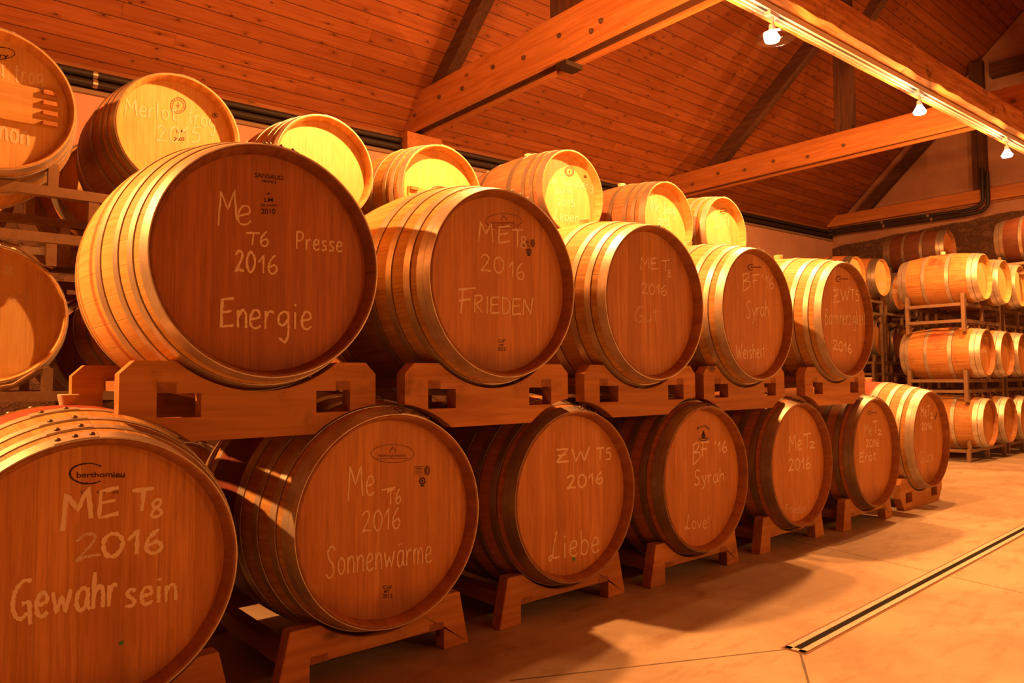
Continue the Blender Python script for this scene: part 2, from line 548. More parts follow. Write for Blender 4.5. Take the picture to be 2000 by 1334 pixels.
roof_m = plank_roof('roof boards')
SLEN = (RIDGE_X - XW) / math.cos(ROOF_A)
tilt = math.atan(EAVE_SL)
for side in (0, 1):
    b = MB().box((-0.02, YF - 0.3, 0.0), (SLEN + 0.02, YE + 0.4, 0.03))
    o = obj('ceiling', b.mesh('ceiling', roof_m))
    if side == 0:
        ex = Vector((math.cos(ROOF_A), 0, math.sin(ROOF_A)))
        org = Vector((XW, 0, EAVE0))
    else:
        ex = Vector((-math.cos(ROOF_A), 0, math.sin(ROOF_A)))
        org = Vector((2 * RIDGE_X - XW, 0, EAVE0))
    ey = Vector((0, 1, EAVE_SL)).normalized()
    ez = ex.cross(ey).normalized()
    if ez.z < 0: ez = -ez
    M = Matrix((ex, ey, ez)).transposed().to_4x4()
    M.translation = org
    o.matrix_world = M
    prop(o, ['left roof slope boarded with knotty pine planks', 'right roof slope boarded with knotty pine planks'][side], 'ceiling', kind='structure')

# wall plate and laths under the eaves
dark_timber_y = timber('old dark timber along y', (0.17, 0.085, 0.04), (0.10, 0.045, 0.02), 'Y', 0.75, False, 0.3)
pale_y = timber('pine lath along y', (0.36, 0.15, 0.05), (0.28, 0.10, 0.03), 'Y')


def along_eave(name, x0, x1, d0, d1, mat, label):
    b = MB()
    ys = (YF, YE - 0.02)
    vs = [(x, y, eave(y) + d) for y in ys for x, d in ((x0, d0), (x1, d0), (x1, d1), (x0, d1))]
    b.add(vs, [(0, 1, 2, 3), (4, 7, 6, 5), (0, 4, 5, 1), (1, 5, 6, 2), (2, 6, 7, 3), (3, 7, 4, 0)])
    return prop(obj(name, b.mesh(name, mat)), label, 'trim', kind='structure')


along_eave('trim_1', XW, XW + 0.05, 0.010, 0.06, pale_y, 'pine lath under the roof boards on the left wall')
along_eave('trim_2', XW, XW + 0.03, -0.165, 0.0095, plain('dark brown wall plate', (0.045, 0.024, 0.014), 0.8), 'dark wall plate behind the pipes on the left wall')  # wall plate near-black brown throughout
along_eave('trim_3', XW, XW + 0.045, -0.205, -0.166, plain('stone ledge', (0.36, 0.24, 0.15), 0.85), 'stone ledge under the pipes on the left wall')

# ------------------------------------------------------------------ roof trusses
pine_x = timber('pine tie timber', (0.60, 0.24, 0.066), (0.46, 0.158, 0.038), 'X', 0.6, True, 0.12)
core_x = timber('dark middle timber', (0.11, 0.042, 0.018), (0.065, 0.024, 0.010), 'X', 0.8, False, 0.4)  # darker than the tie planks on either side
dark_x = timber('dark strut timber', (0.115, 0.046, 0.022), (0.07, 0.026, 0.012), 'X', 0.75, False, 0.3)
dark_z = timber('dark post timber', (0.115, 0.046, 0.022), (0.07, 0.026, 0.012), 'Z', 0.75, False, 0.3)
bolt_m = metal_mat('bolt steel', (0.28, 0.2, 0.15), 0.45, 0.8)
iron_m = metal_mat('black iron', (0.07, 0.045, 0.035), 0.5, 0.6)

TIE_Z = 1.081 + (3.81 - 1.081) * K


def truss(y0, zb, zt, xl, label, xs_post, strut, bolts, brace=None, corbel=True, wid=0.27, strap=None):
    t = empty('roof_truss', (RIDGE_X, y0 + wid / 2, zb), label, 'roof truss', 'timber roof trusses')
    inv = Vector((-RIDGE_X, -(y0 + wid / 2), -zb))
    x1 = 2 * RIDGE_X - xl

    def put(name, mb, mat, bv=0.006):
        me = mb.mesh(name, mat)
        me.transform(Matrix.Translation(inv))
        return bevel(obj(name, me, t), bv) if bv else obj(name, me, t)
    pt = wid * 0.21
    for ya in (y0, y0 + wid - pt):
        put('tie_plank', MB().box((xl, ya, zb), (x1, ya + pt, zt)), pine_x)
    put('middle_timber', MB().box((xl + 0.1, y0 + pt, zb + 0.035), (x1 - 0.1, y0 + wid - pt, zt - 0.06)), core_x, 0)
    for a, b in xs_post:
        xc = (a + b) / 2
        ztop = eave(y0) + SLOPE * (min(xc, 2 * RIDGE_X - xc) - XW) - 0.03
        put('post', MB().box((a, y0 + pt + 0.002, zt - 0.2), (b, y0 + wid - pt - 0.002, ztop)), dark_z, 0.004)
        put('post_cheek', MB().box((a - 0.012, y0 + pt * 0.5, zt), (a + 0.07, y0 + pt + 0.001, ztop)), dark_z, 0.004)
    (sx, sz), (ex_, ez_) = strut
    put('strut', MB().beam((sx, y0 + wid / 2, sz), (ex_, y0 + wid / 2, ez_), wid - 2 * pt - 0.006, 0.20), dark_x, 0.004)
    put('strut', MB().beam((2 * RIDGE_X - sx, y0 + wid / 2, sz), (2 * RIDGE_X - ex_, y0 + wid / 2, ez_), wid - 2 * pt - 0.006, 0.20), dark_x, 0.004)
    if brace:
        (sx, sz), (ex_, ez_) = brace
        put('brace', MB().beam((sx, y0 + wid / 2, sz), (ex_, y0 + wid / 2, ez_), wid - 2 * pt - 0.006, 0.15), dark_x, 0.004)
    if corbel:
        put('corbel', MB().box((XW + 0.02, y0 - 0.05, zb - 0.26), (XW + 0.24, y0 + wid + 0.20, zb - 0.002)), pine_x)
    bm_ = MB()
    for k in range(8):
        a = 2 * PI * k / 8
    for bx, bz in bolts:
        me = MB().tube([(bx, y0 - 0.002, bz), (bx, y0 - 0.012, bz)], 0.026, 12).tube([(bx, y0 - 0.012, bz), (bx, y0 - 0.032, bz)], 0.013, 6).mesh('bolt', bolt_m)
        me.transform(Matrix.Translation(inv))
        obj('bolt', me, t)
    if strap:
        xa = strap
        b = MB().box((xa, y0 + pt * 0.7, zb - 0.045), (xa + 0.15, y0 + wid, zb - 0.001)).box((xa, y0 + pt + 0.001, zb - 0.045), (xa + 0.012, y0 + wid - pt - 0.001, zb + 0.049))
        put('iron_strap', b, iron_m, 0.002)
    return t


y1 = 4.27 * K


def bolts_px(lst, y):
    return [(lambda p: (p.x, p.z))(hall(px, py, y)) for px, py in lst]


zt1 = TIE_Z + 0.40 * K
P = lambda px, py, y: (lambda q: (q.x, q.z))(hall(px, py, y))
truss(y1, TIE_Z, zt1, XW + 0.04, 'nearest roof truss, its broad double tie beam above the front barrels',
      [(hall(1086, 30, y1 + .1).x, hall(1133, 8, y1 + .1).x)],
      (tuple(P(852, 185, y1 + 0.13)), (-4.95, 6.42)),
      bolts_px([(811, 225), (859, 190), (904, 173), (964, 131), (1024, 113), (1093, 70), (1156, 61), (1175, 41)], y1), strap=hall(1093, 122, y1 + 0.1).x)
y2 = 8.84 * K
truss(y2, TIE_Z, hall(1520, 289, y2).z, XW + 0.04, 'middle roof truss behind the bare bulb, with long diagonal strut',
      [(hall(1636, 250, y2 + .1).x, hall(1666, 250, y2 + .1).x)],
      (tuple(P(1393, 330, y2 + 0.13)), tuple(P(1640, 20, y2 + 0.13))),
      bolts_px([(1353, 360), (1403, 339), (1455, 332), (1511, 315), (1578, 306), (1648, 284), (1980, 197)], y2),
      brace=(tuple(P(1655, 103, y2 + 0.13)), tuple(P(1730, -22, y2 + 0.13))))
y3 = YE - 0.32
truss(y3, hall(1780, 417, y3).z, hall(1780, 394, y3).z, XW + 0.04, 'furthest roof truss set against the plastered gable wall',
      [(hall(1904, 350, y3 + .1).x, hall(1928, 350, y3 + .1).x)],
      (tuple(P(1672, 428, y3 + 0.13)), tuple(P(1880, 195, y3 + 0.13))), bolts_px([], y3), corbel=False)

# upper purlin at the right end of the gable
a, b_ = hall(1935, 140, 15.9), hall(2060, 105, 15.9)
prop(obj('purlin', MB().beam((a.x, 15.9, a.z), (b_.x, 15.9, b_.z), 0.2, 0.26).mesh('purlin', dark_x)), 'dark collar beam high on the gable wall at the right', 'beam')

# ------------------------------------------------------------------ old longitudinal beam, lighting track
BZ0, BZ1 = 3.84, TIE_Z - 0.004


def beam_x(y): return track_x(y) - 0.055


oldbeam = timber('rough hewn old beam', (0.72, 0.35, 0.125), (0.40, 0.155, 0.045), 'Y', 0.85, False, 0.85)
vs, fs, NB = [], [], 90
for i in range(NB + 1):
    y = YF + 0.15 + (YE - 0.25 - YF - 0.15) * i / NB
    xc = beam_x(y)
    wj = 0.014 * noise.noise(Vector((0, y * 2.3, 1))) + 0.008 * noise.noise(Vector((5, y * 9, 1)))
    wz = 0.010 * noise.noise(Vector((3, y * 3.1, 7)))
    ch = 0.035 + 0.02 * noise.noise(Vector((2, y * 4.0, 2))) + 0.012 * noise.noise(Vector((2, y * 14.0, 2)))
    vs += [(xc - 0.13, y, BZ1), (xc - 0.13, y, BZ0 + 0.03), (xc - 0.10, y, BZ0 + wz), (xc + 0.12 - ch, y, BZ0 + wz),
           (xc + 0.13 + wj, y, BZ0 + ch * 1.2), (xc + 0.14 + wj, y, BZ0 + 0.16), (xc + 0.13, y, BZ1)]
for i in range(NB):
    for k in range(7):
        fs.append((i * 7 + k, i * 7 + (k + 1) % 7, (i + 1) * 7 + (k + 1) % 7, (i + 1) * 7 + k))
fs += [tuple(range(7)), tuple(NB * 7 + k for k in reversed(range(7)))]
prop(obj('old_beam', MB().add(vs, fs).mesh('old_beam', oldbeam)), 'rough hewn old beam running under the tie beams above the lamps', 'beam')

alu = metal_mat('white lacquered track', (0.78, 0.74, 0.68), 0.4, 0.2, 0.08)
tz = BZ0 - 0.012
tr = empty('lighting_track', (beam_x(7), 7, tz), 'pale lighting track fixed along the underside of the old beam', 'light track')


def along_track(name, dx0, dx1, z0, z1, mat):
    vs = []
    for y in (1.2, 15.4):
        for dx, z in ((dx0, z0), (dx1, z0), (dx1, z1), (dx0, z1)):
            vs.append((beam_x(y) + dx - beam_x(7), y - 7, z - tz))
    me = MB().add(vs, [(0, 1, 2, 3), (4, 7, 6, 5), (0, 4, 5, 1), (1, 5, 6, 2), (2, 6, 7, 3), (3, 7, 4, 0)]).mesh(name, mat)
    return obj(name, me, tr)


along_track('rail', 0.025, 0.085, tz - 0.045, tz + 0.0, alu)
along_track('cover_strip', 0.015, 0.024, tz - 0.062, tz + 0.004, alu)
along_track('contact_groove', 0.045, 0.065, tz - 0.047, tz - 0.0452, plain('dark groove', (0.05, 0.04, 0.03)))

bulb_m = NT('glowing halogen bulb')
em = bulb_m.n('ShaderNodeEmission', {'Color': (1.0, 0.78, 0.5, 1), 'Strength': 30.0})
bulb_m.t.links.new(em.outputs[0], bulb_m.out.inputs[0])
glass = NT('clear glass shade')
tr_ = glass.n('ShaderNodeBsdfTransparent', {'Color': (0.97, 0.95, 0.92, 1)})
gl_ = glass.n('ShaderNodeBsdfGlossy', {'Color': (1, 1, 1, 1), 'Roughness': 0.08})
mx = glass.n('ShaderNodeMixShader', {0: 0.13, 1: tr_.outputs[0], 2: gl_.outputs[0]})
glass.t.links.new(mx.outputs[0], glass.out.inputs[0])
LLAB = [None, None, 'small lit spotlight with clear glass shade nearest the camera, under the tie beam', 'brightest bare spotlight hanging mid-way along the old beam', 'lit spotlight at the far right under the old beam']
for i, (x, y, z) in enumerate(LAMPS):
    if i not in (2, 3, 4): continue
    t = empty('track_lamp', (x, y, z), LLAB[i], 'spotlight', 'spotlights on the lighting track')
    top = tz - 0.0455 - z
    obj('adapter', MB().box((-0.025, -0.06, top - 0.03), (0.025, 0.06, top)).mesh('adapter', alu), t)
    obj('stem', MB().tube([(0, 0, top - 0.03), (0, 0.01, top - 0.07), (0, 0, 0.06)], 0.011, 10).mesh('stem', alu), t)
    obj('socket', MB().tube([(0, 0, 0.075), (0, 0, 0.03)], [0.022, 0.026], 14).mesh('socket', alu), t)
    obj('bulb', MB().tube([(0, 0, 0.03), (0, 0, 0.01), (0, 0, -0.03), (0, 0, -0.05), (0, 0, -0.054)], [0.024, 0.034, 0.058, 0.05, 0.02], 20).mesh('bulb', bulb_m.m), t)
    g = MB()
    n = 40
    vs = []
    for rr, zz in ((0.062, -0.012), (0.10, -0.026), (0.15, -0.034), (0.15, -0.037), (0.10, -0.029), (0.062, -0.015)):
        vs += [(rr * math.cos(2 * PI * k / n) + 0.03, rr * math.sin(2 * PI * k / n), zz) for k in range(n)]
    fs = [(a * n + k, a * n + (k + 1) % n, ((a + 1) % 6) * n + (k + 1) % n, ((a + 1) % 6) * n + k) for a in range(6) for k in range(n)]
    if i == 2:
        obj('glass_shade', g.add(vs, fs, True).mesh('glass_shade', glass.m), t)

for i, p in enumerate(FILL_GLOBES):  # fittings of the added fill lamps
    t = empty('added_globe_lamp', (XR - 0.05, p[1], p[2]), 'added globe lamp for fill light by the right wall, %s from the front' % ('first', 'second', 'third', 'fourth')[i], 'wall lamp', 'added fill lamps by the right wall')
    obj('bracket', MB().tube([(0.06, 0, -0.2), (-0.05, 0, -0.2)], [0.06, 0.05], 20).tube([(-0.05, 0, -0.2), (-0.2, 0, -0.2), (-0.27, 0, -0.17), (-0.27, 0, -0.135)], 0.012, 10).mesh('bracket', iron_m), t)
    prof = [(0.135 * math.sin(-PI / 2 + PI * k / 16), max(0.135 * math.cos(-PI / 2 + PI * k / 16), 0.002)) for k in range(17)]
    obj('added_glass_globe', MB().lathe_x(prof, 32).mesh('added_glass_globe', glass.m), t, (p[0] - XR + 0.05, 0, 0), (0, PI / 2, 0))

# ------------------------------------------------------------------ pipes under the eaves
pipe_m = plain('black pipe insulation', (0.035, 0.024, 0.02), 0.55)
clamp_m = metal_mat('pipe clamp', (0.55, 0.42, 0.32), 0.4, 0.8)
yg = YE - 0.42
for k, (dz, lab) in enumerate(((-0.035, 'upper of two black pipes running under the eaves and along the gable'), (-0.120, 'lower of two black pipes running under the eaves and along the gable'))):
    rp = 0.036
    off = 0.085 * k
    x0 = XW + 0.095
    c0 = (x0, yg, eave(yg) + dz)
    p1 = hall(1800, 424, yg)
    e = hall(1915, 407, yg)
    zc = e.z - off + 0.02
    xe = e.x + 0.05 + off
    pts = [(x0, YF + 0.2, eave(YF) + dz), (x0, 6.0, eave(6) + dz), (x0, yg - 0.25, eave(yg) + dz), (x0 + 0.03, yg - 0.08, eave(yg) + dz + 0.003), (x0 + 0.12, yg, eave(yg) + dz + 0.01),
           (x0 + 0.35, yg, eave(yg) + dz + 0.03), (xe - 0.30, yg, zc - 0.01)]
    for a in range(1, 7):
        th = PI / 2 * a / 6
        pts.append((xe - 0.18 + 0.18 * math.sin(th), yg, zc + 0.18 - 0.18 * math.cos(th)))
    pts.append((xe, yg, zc + 0.75))
    t = empty('pipe', (x0, 6.0, eave(6) + dz), lab, 'pipe', 'pipes under the eaves')
    me = MB().tube(pts, rp, 14).mesh('pipe_run', pipe_m)
    me.transform(Matrix.Translation(-Vector(t.location)))
    obj('pipe_run', me, t)
    for y in (1.38, 7.5, 12.0):
        b = MB().tube([(0, y - 0.02, 0), (0, y + 0.02, 0)], rp + 0.006, 16).box((-0.06, y - 0.02, -0.012), (0, y + 0.02, 0.012))
        me = b.mesh('pipe_clamp', clamp_m)
        me.transform(Matrix.Translation((0, -6.0, eave(y) - eave(6))))
        obj('pipe_clamp', me, t)
    for fx in (0.35, 0.72):
        xx = x0 + 0.35 + (xe - 0.3 - x0 - 0.35) * fx
        zz = eave(yg) + dz + 0.03 + (zc - 0.01 - eave(yg) - dz - 0.03) * fx
        me = MB().tube([(xx - 0.02, yg, zz), (xx + 0.02, yg, zz)], rp + 0.006, 16).mesh('pipe_clamp', clamp_m)
        me.transform(Matrix.Translation(-Vector(t.location)))
        obj('pipe_clamp', me, t)

# ------------------------------------------------------------------ slot drain in the floor
steel = metal_mat('stainless steel', (0.80, 0.76, 0.70), 0.3, 0.75, 0.12)
p, q = Vector((-1.505, 2.745, 0)), Vector((-1.655, 8.6, 0))
d = (q - p).normalized()
s = Vector((d.y, -d.x, 0))
t = empty('floor_drain', (p + q) / 2, 'narrow stainless slot drain set in the concrete floor', 'floor drain')
o0 = Vector(t.location)
for sg in (-1, 1):
    me = MB().beam(p + s * sg * 0.028 + Vector((0, 0, 0.0015)) - o0, q + s * sg * 0.028 + Vector((0, 0, 0.0015)) - o0, 0.026, 0.005).mesh('drain_edge', steel)
    obj('drain_edge', me, t)
me = MB().beam(p - s * 0.041 + d * 0.012 + Vector((0, 0, .0015)) - o0, p + s * 0.041 + d * 0.012 + Vector((0, 0, .0015)) - o0, 0.024, 0.005).mesh('drain_edge', steel)
obj('drain_edge', me, t)
me = MB().beam(p + d * 0.024 + Vector((0, 0, 0.0003)) - o0, q + Vector((0, 0, 0.0003)) - o0, 0.030, 0.0012).mesh('drain_slot', plain('drain slot', (0.004, 0.003, 0.002), 1.0))
obj('drain_slot', me, t)
me = MB().beam(p - d * 0.012 + Vector((0, 0, 0.0002)) - o0, q + Vector((0, 0, 0.0002)) - o0, 0.105, 0.001).mesh('drain_bedding', plain('drain bedding', (0.20, 0.10, 0.05), 0.8))
obj('drain_bedding', me, t)

# ------------------------------------------------------------------ barrels
metal_hoop = metal_mat('galvanised hoop steel', (0.68, 0.60, 0.49), 0.46, 0.75, 0.45, 11.0)
metal_dark = metal_mat('dark hoop steel', (0.40, 0.33, 0.255), 0.42, 0.8, 0.4, 9.0)
rivet_m = metal_mat('rivet steel', (0.20, 0.14, 0.10), 0.45, 0.7)
bung_m = plain('pale silicone bung', (0.80, 0.70, 0.48), 0.5)
bung_hole_m = plain('bung wood ring', (0.35, 0.12, 0.05), 0.7)
chime_c0 = (0.58, 0.34, 0.12)

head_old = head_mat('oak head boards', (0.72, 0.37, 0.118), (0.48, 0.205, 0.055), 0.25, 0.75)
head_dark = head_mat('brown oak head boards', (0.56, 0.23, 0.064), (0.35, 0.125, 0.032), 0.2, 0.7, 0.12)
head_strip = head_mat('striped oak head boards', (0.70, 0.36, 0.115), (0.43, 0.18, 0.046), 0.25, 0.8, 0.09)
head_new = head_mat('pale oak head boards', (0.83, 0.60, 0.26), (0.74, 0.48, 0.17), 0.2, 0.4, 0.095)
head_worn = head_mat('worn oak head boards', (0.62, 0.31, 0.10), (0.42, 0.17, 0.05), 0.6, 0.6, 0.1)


chime_old = timber('aged chime end grain', (0.40, 0.18, 0.058), (0.29, 0.115, 0.034), 'X', 0.6, False, 0.35)
CHIME = {'brown oak head boards': timber('brown chime end grain', (0.30, 0.12, 0.036), (0.21, 0.075, 0.022), 'X', 0.6, False, 0.35),
         'pale oak head boards': timber('pale chime end grain', (0.72, 0.42, 0.14), (0.56, 0.28, 0.085), 'X', 0.6, False, 0.25)}


class Kind:
    def __init__(self, R, Rb, L, hoops, recess, chime, staves):
        self.R, self.Rb, self.L, self.hoops, self.recess, self.chime, self.staves = R, Rb, L, hoops, recess, chime, staves

    def r(self, s):
        t = min(max(s / self.L, 0), 1)
        return self.R + (self.Rb - self.R) * (1 - (2 * t - 1) ** 2)


def body_mesh(k, mat, chime):
    prof = [(-k.recess - 0.02, k.R - k.chime - 0.002), (-k.recess, k.R - k.chime), (-0.002, k.R - 0.0095), (0.0, k.R - 0.0075), (0.0, k.R - 0.003), (-0.003, k.r(0.003))]
    n = 26
    for i in range(1, n):
        s = 0.004 + (k.L - 0.008) * i / n
        prof.append((-s, k.r(s)))
    L = k.L
    prof += [(-L + 0.003, k.r(0.003)), (-L, k.R - 0.003), (-L, k.R - 0.0075), (-L + 0.002, k.R - 0.0095), (-L + k.recess, k.R - k.chime), (-L + k.recess + 0.02, k.R - k.chime - 0.002)]
    me = MB().lathe_x(prof, 96).mesh('staves', mat, 50)
    me.materials.append(chime)
    for i in list(range(5 * 96)) + list(range((len(prof) - 6) * 96, (len(prof) - 1) * 96)):
        me.polygons[i].material_index = 1
    return me


def hoop_mesh(k, s0, s1, mat, joint=1.4, thick=0.003, rivets=True):
    fa = (s0 + s1) / 2 < k.L / 2
    prof = []
    ns = 4
    for i in range(ns + 1):
        s = s0 + (s1 - s0) * i / ns
        prof.append((-s, k.r(s) + thick))
    prof.append((-s1, k.r(s1) - 0.001))
    prof.insert(0, (-s0, k.r(s0) - 0.001))
    b = MB().lathe_x(prof, 96)
    # the lapped end of the band
    half = 0.055 / k.R
    a0, a1 = joint - half, joint + half
    lap = [(-(s0 + 0.002) if i == 0 else -(s0 + (s1 - s0) * i / ns * 0.96 + 0.001), k.r(s0 + (s1 - s0) * i / ns) + thick * 2) for i in range(ns + 1)]
    lap.insert(0, (lap[0][0], lap[0][1] - thick))
    lap.append((lap[-1][0], lap[-1][1] - thick))
    b.lathe_x(lap, 10, a0, a1)
    if rivets:
        sm = (s0 + s1) / 2
        for a in (joint - half * 0.5, joint + half * 0.5):
            rivet(b, k, sm, a, thick)
    return b.mesh('hoop', mat, 40)


def rivet(b, k, sm, a, thick, r=0.0075):
    rr = k.r(sm) + thick * 2
    ra = Vector((0, math.cos(a), math.sin(a)))
    c = Vector((-sm, 0, 0)) + ra * rr
    b.tube([c - ra * 0.001, c + ra * 0.003, c + ra * 0.0055, c + ra * 0.006], [r, r * 0.85, r * 0.45, r * 0.05], 10, False)


def rivet_mesh():
    r = 0.0085
    return MB().tube([(0, 0, -0.001), (0, 0, 0.003), (0, 0, 0.006), (0, 0, 0.0068)], [r, r * 0.85, r * 0.45, r * 0.05], 10, False).mesh('rivet', rivet_m)


def disc_mesh(k, mat, sgn=1):
    r = k.R - k.chime + 0.0005
    n = 72
    vs = [(0, r * math.cos(2 * PI * i / n), r * math.sin(2 * PI * i / n)) for i in range(n)] + [(-0.02 * sgn, r * math.cos(2 * PI * i / n), r * math.sin(2 * PI * i / n)) for i in range(n)]
    fs = [tuple(range(n)), tuple(n + i for i in reversed(range(n)))] + [(i, (i + 1) % n, n + (i + 1) % n, n + i) for i in range(n)]
    return MB().add(vs, fs).mesh('head', mat)


def bung_mesh():
    return MB().tube([(0, 0, -0.004), (0, 0, 0.008), (0, 0, 0.032), (0, 0, 0.034)], [0.026, 0.028, 0.033, 0.030], 20).mesh('bung', bung_m)


PUN = Kind(0.39, 0.475, 1.02, [(0.003, 0.034), (0.035, 0.066), (0.100, 0.133), (0.200, 0.232), (0.312, 0.362)], 0.052, 0.022, 34)
PUN1 = Kind(0.39, 0.475, 1.02, [(0.002, 0.045), (0.082, 0.112), (0.170, 0.202), (0.300, 0.345)], 0.052, 0.022, 34)
BAR = Kind(0.30, 0.352, 0.95, [(0.002, 0.050), (0.085, 0.115), (0.155, 0.185), (0.290, 0.330)], 0.058, 0.021, 30)
OLD = Kind(0.29, 0.345, 0.95, [(0.003, 0.060), (0.066, 0.118), (0.312, 0.356)], 0.052, 0.020, 28)
DK, LT = metal_dark, metal_hoop
cache = {}
HEADS = {}


def cached(key, fn):
    if key not in cache: cache[key] = fn()
    return cache[key]


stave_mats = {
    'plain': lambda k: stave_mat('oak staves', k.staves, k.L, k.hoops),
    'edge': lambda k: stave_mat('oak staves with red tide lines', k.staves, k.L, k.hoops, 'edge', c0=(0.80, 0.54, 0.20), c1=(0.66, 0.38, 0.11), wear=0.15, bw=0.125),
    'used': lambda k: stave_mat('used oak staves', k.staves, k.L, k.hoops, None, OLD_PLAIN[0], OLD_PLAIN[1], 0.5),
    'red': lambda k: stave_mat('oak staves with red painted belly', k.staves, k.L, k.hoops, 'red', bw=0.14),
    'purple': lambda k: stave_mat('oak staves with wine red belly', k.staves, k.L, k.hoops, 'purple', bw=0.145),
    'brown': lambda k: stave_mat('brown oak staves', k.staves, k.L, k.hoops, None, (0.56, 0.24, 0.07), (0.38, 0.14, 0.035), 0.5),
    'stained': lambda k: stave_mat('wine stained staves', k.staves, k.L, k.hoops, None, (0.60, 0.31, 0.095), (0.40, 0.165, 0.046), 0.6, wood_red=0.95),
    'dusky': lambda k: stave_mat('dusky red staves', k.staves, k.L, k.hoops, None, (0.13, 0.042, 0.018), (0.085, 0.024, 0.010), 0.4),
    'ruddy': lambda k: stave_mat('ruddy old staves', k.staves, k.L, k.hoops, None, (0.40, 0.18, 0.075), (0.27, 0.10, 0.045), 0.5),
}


def barrel(kind, kname, pos, label, cat='barrel', stave='plain', head=None, hoopm=None, group=None, bung=True, joint=1.35, roll=0.0, detail=True):
    head = head or head_old
    hoopm = hoopm or metal_hoop
    t = empty('wine_barrel', pos, label, cat, group)
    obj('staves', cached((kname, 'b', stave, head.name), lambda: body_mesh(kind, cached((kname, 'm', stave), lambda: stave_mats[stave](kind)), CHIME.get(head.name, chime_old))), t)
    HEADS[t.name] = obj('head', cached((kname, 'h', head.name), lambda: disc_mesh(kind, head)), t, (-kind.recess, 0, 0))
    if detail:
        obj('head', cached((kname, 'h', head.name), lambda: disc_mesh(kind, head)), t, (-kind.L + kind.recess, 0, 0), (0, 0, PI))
    big = kname[0] == 'p'
    for i, (s0, s1) in enumerate(kind.hoops):
        h = obj('hoop', cached((kname, 'hp', i, hoopm.name, round(joint, 2)), lambda: hoop_mesh(kind, s0, s1, hoopm, joint, rivets=not big)), t)
        if big:
            half = 0.055 / kind.R
            sm = (s0 + s1) / 2
            for a in ((joint - half * 0.75, joint, joint + half * 0.75) if i == 0 else (joint - half * 0.5, joint + half * 0.5)):
                rr = kind.r(sm) + 0.006
                obj('rivet', cached('rivet', rivet_mesh), h, (-sm, rr * math.cos(a), rr * math.sin(a)), (a - PI / 2, 0, 0))
        obj('hoop', cached((kname, 'hq', i, hoopm.name, round(joint, 2)), lambda: hoop_mesh(kind, kind.L - s1, kind.L - s0, hoopm, joint + 0.1)), t)
    if bung:
        obj('bung', cached('bung', bung_mesh), t, (-kind.L / 2, 0, kind.Rb + 0.002))
    return t


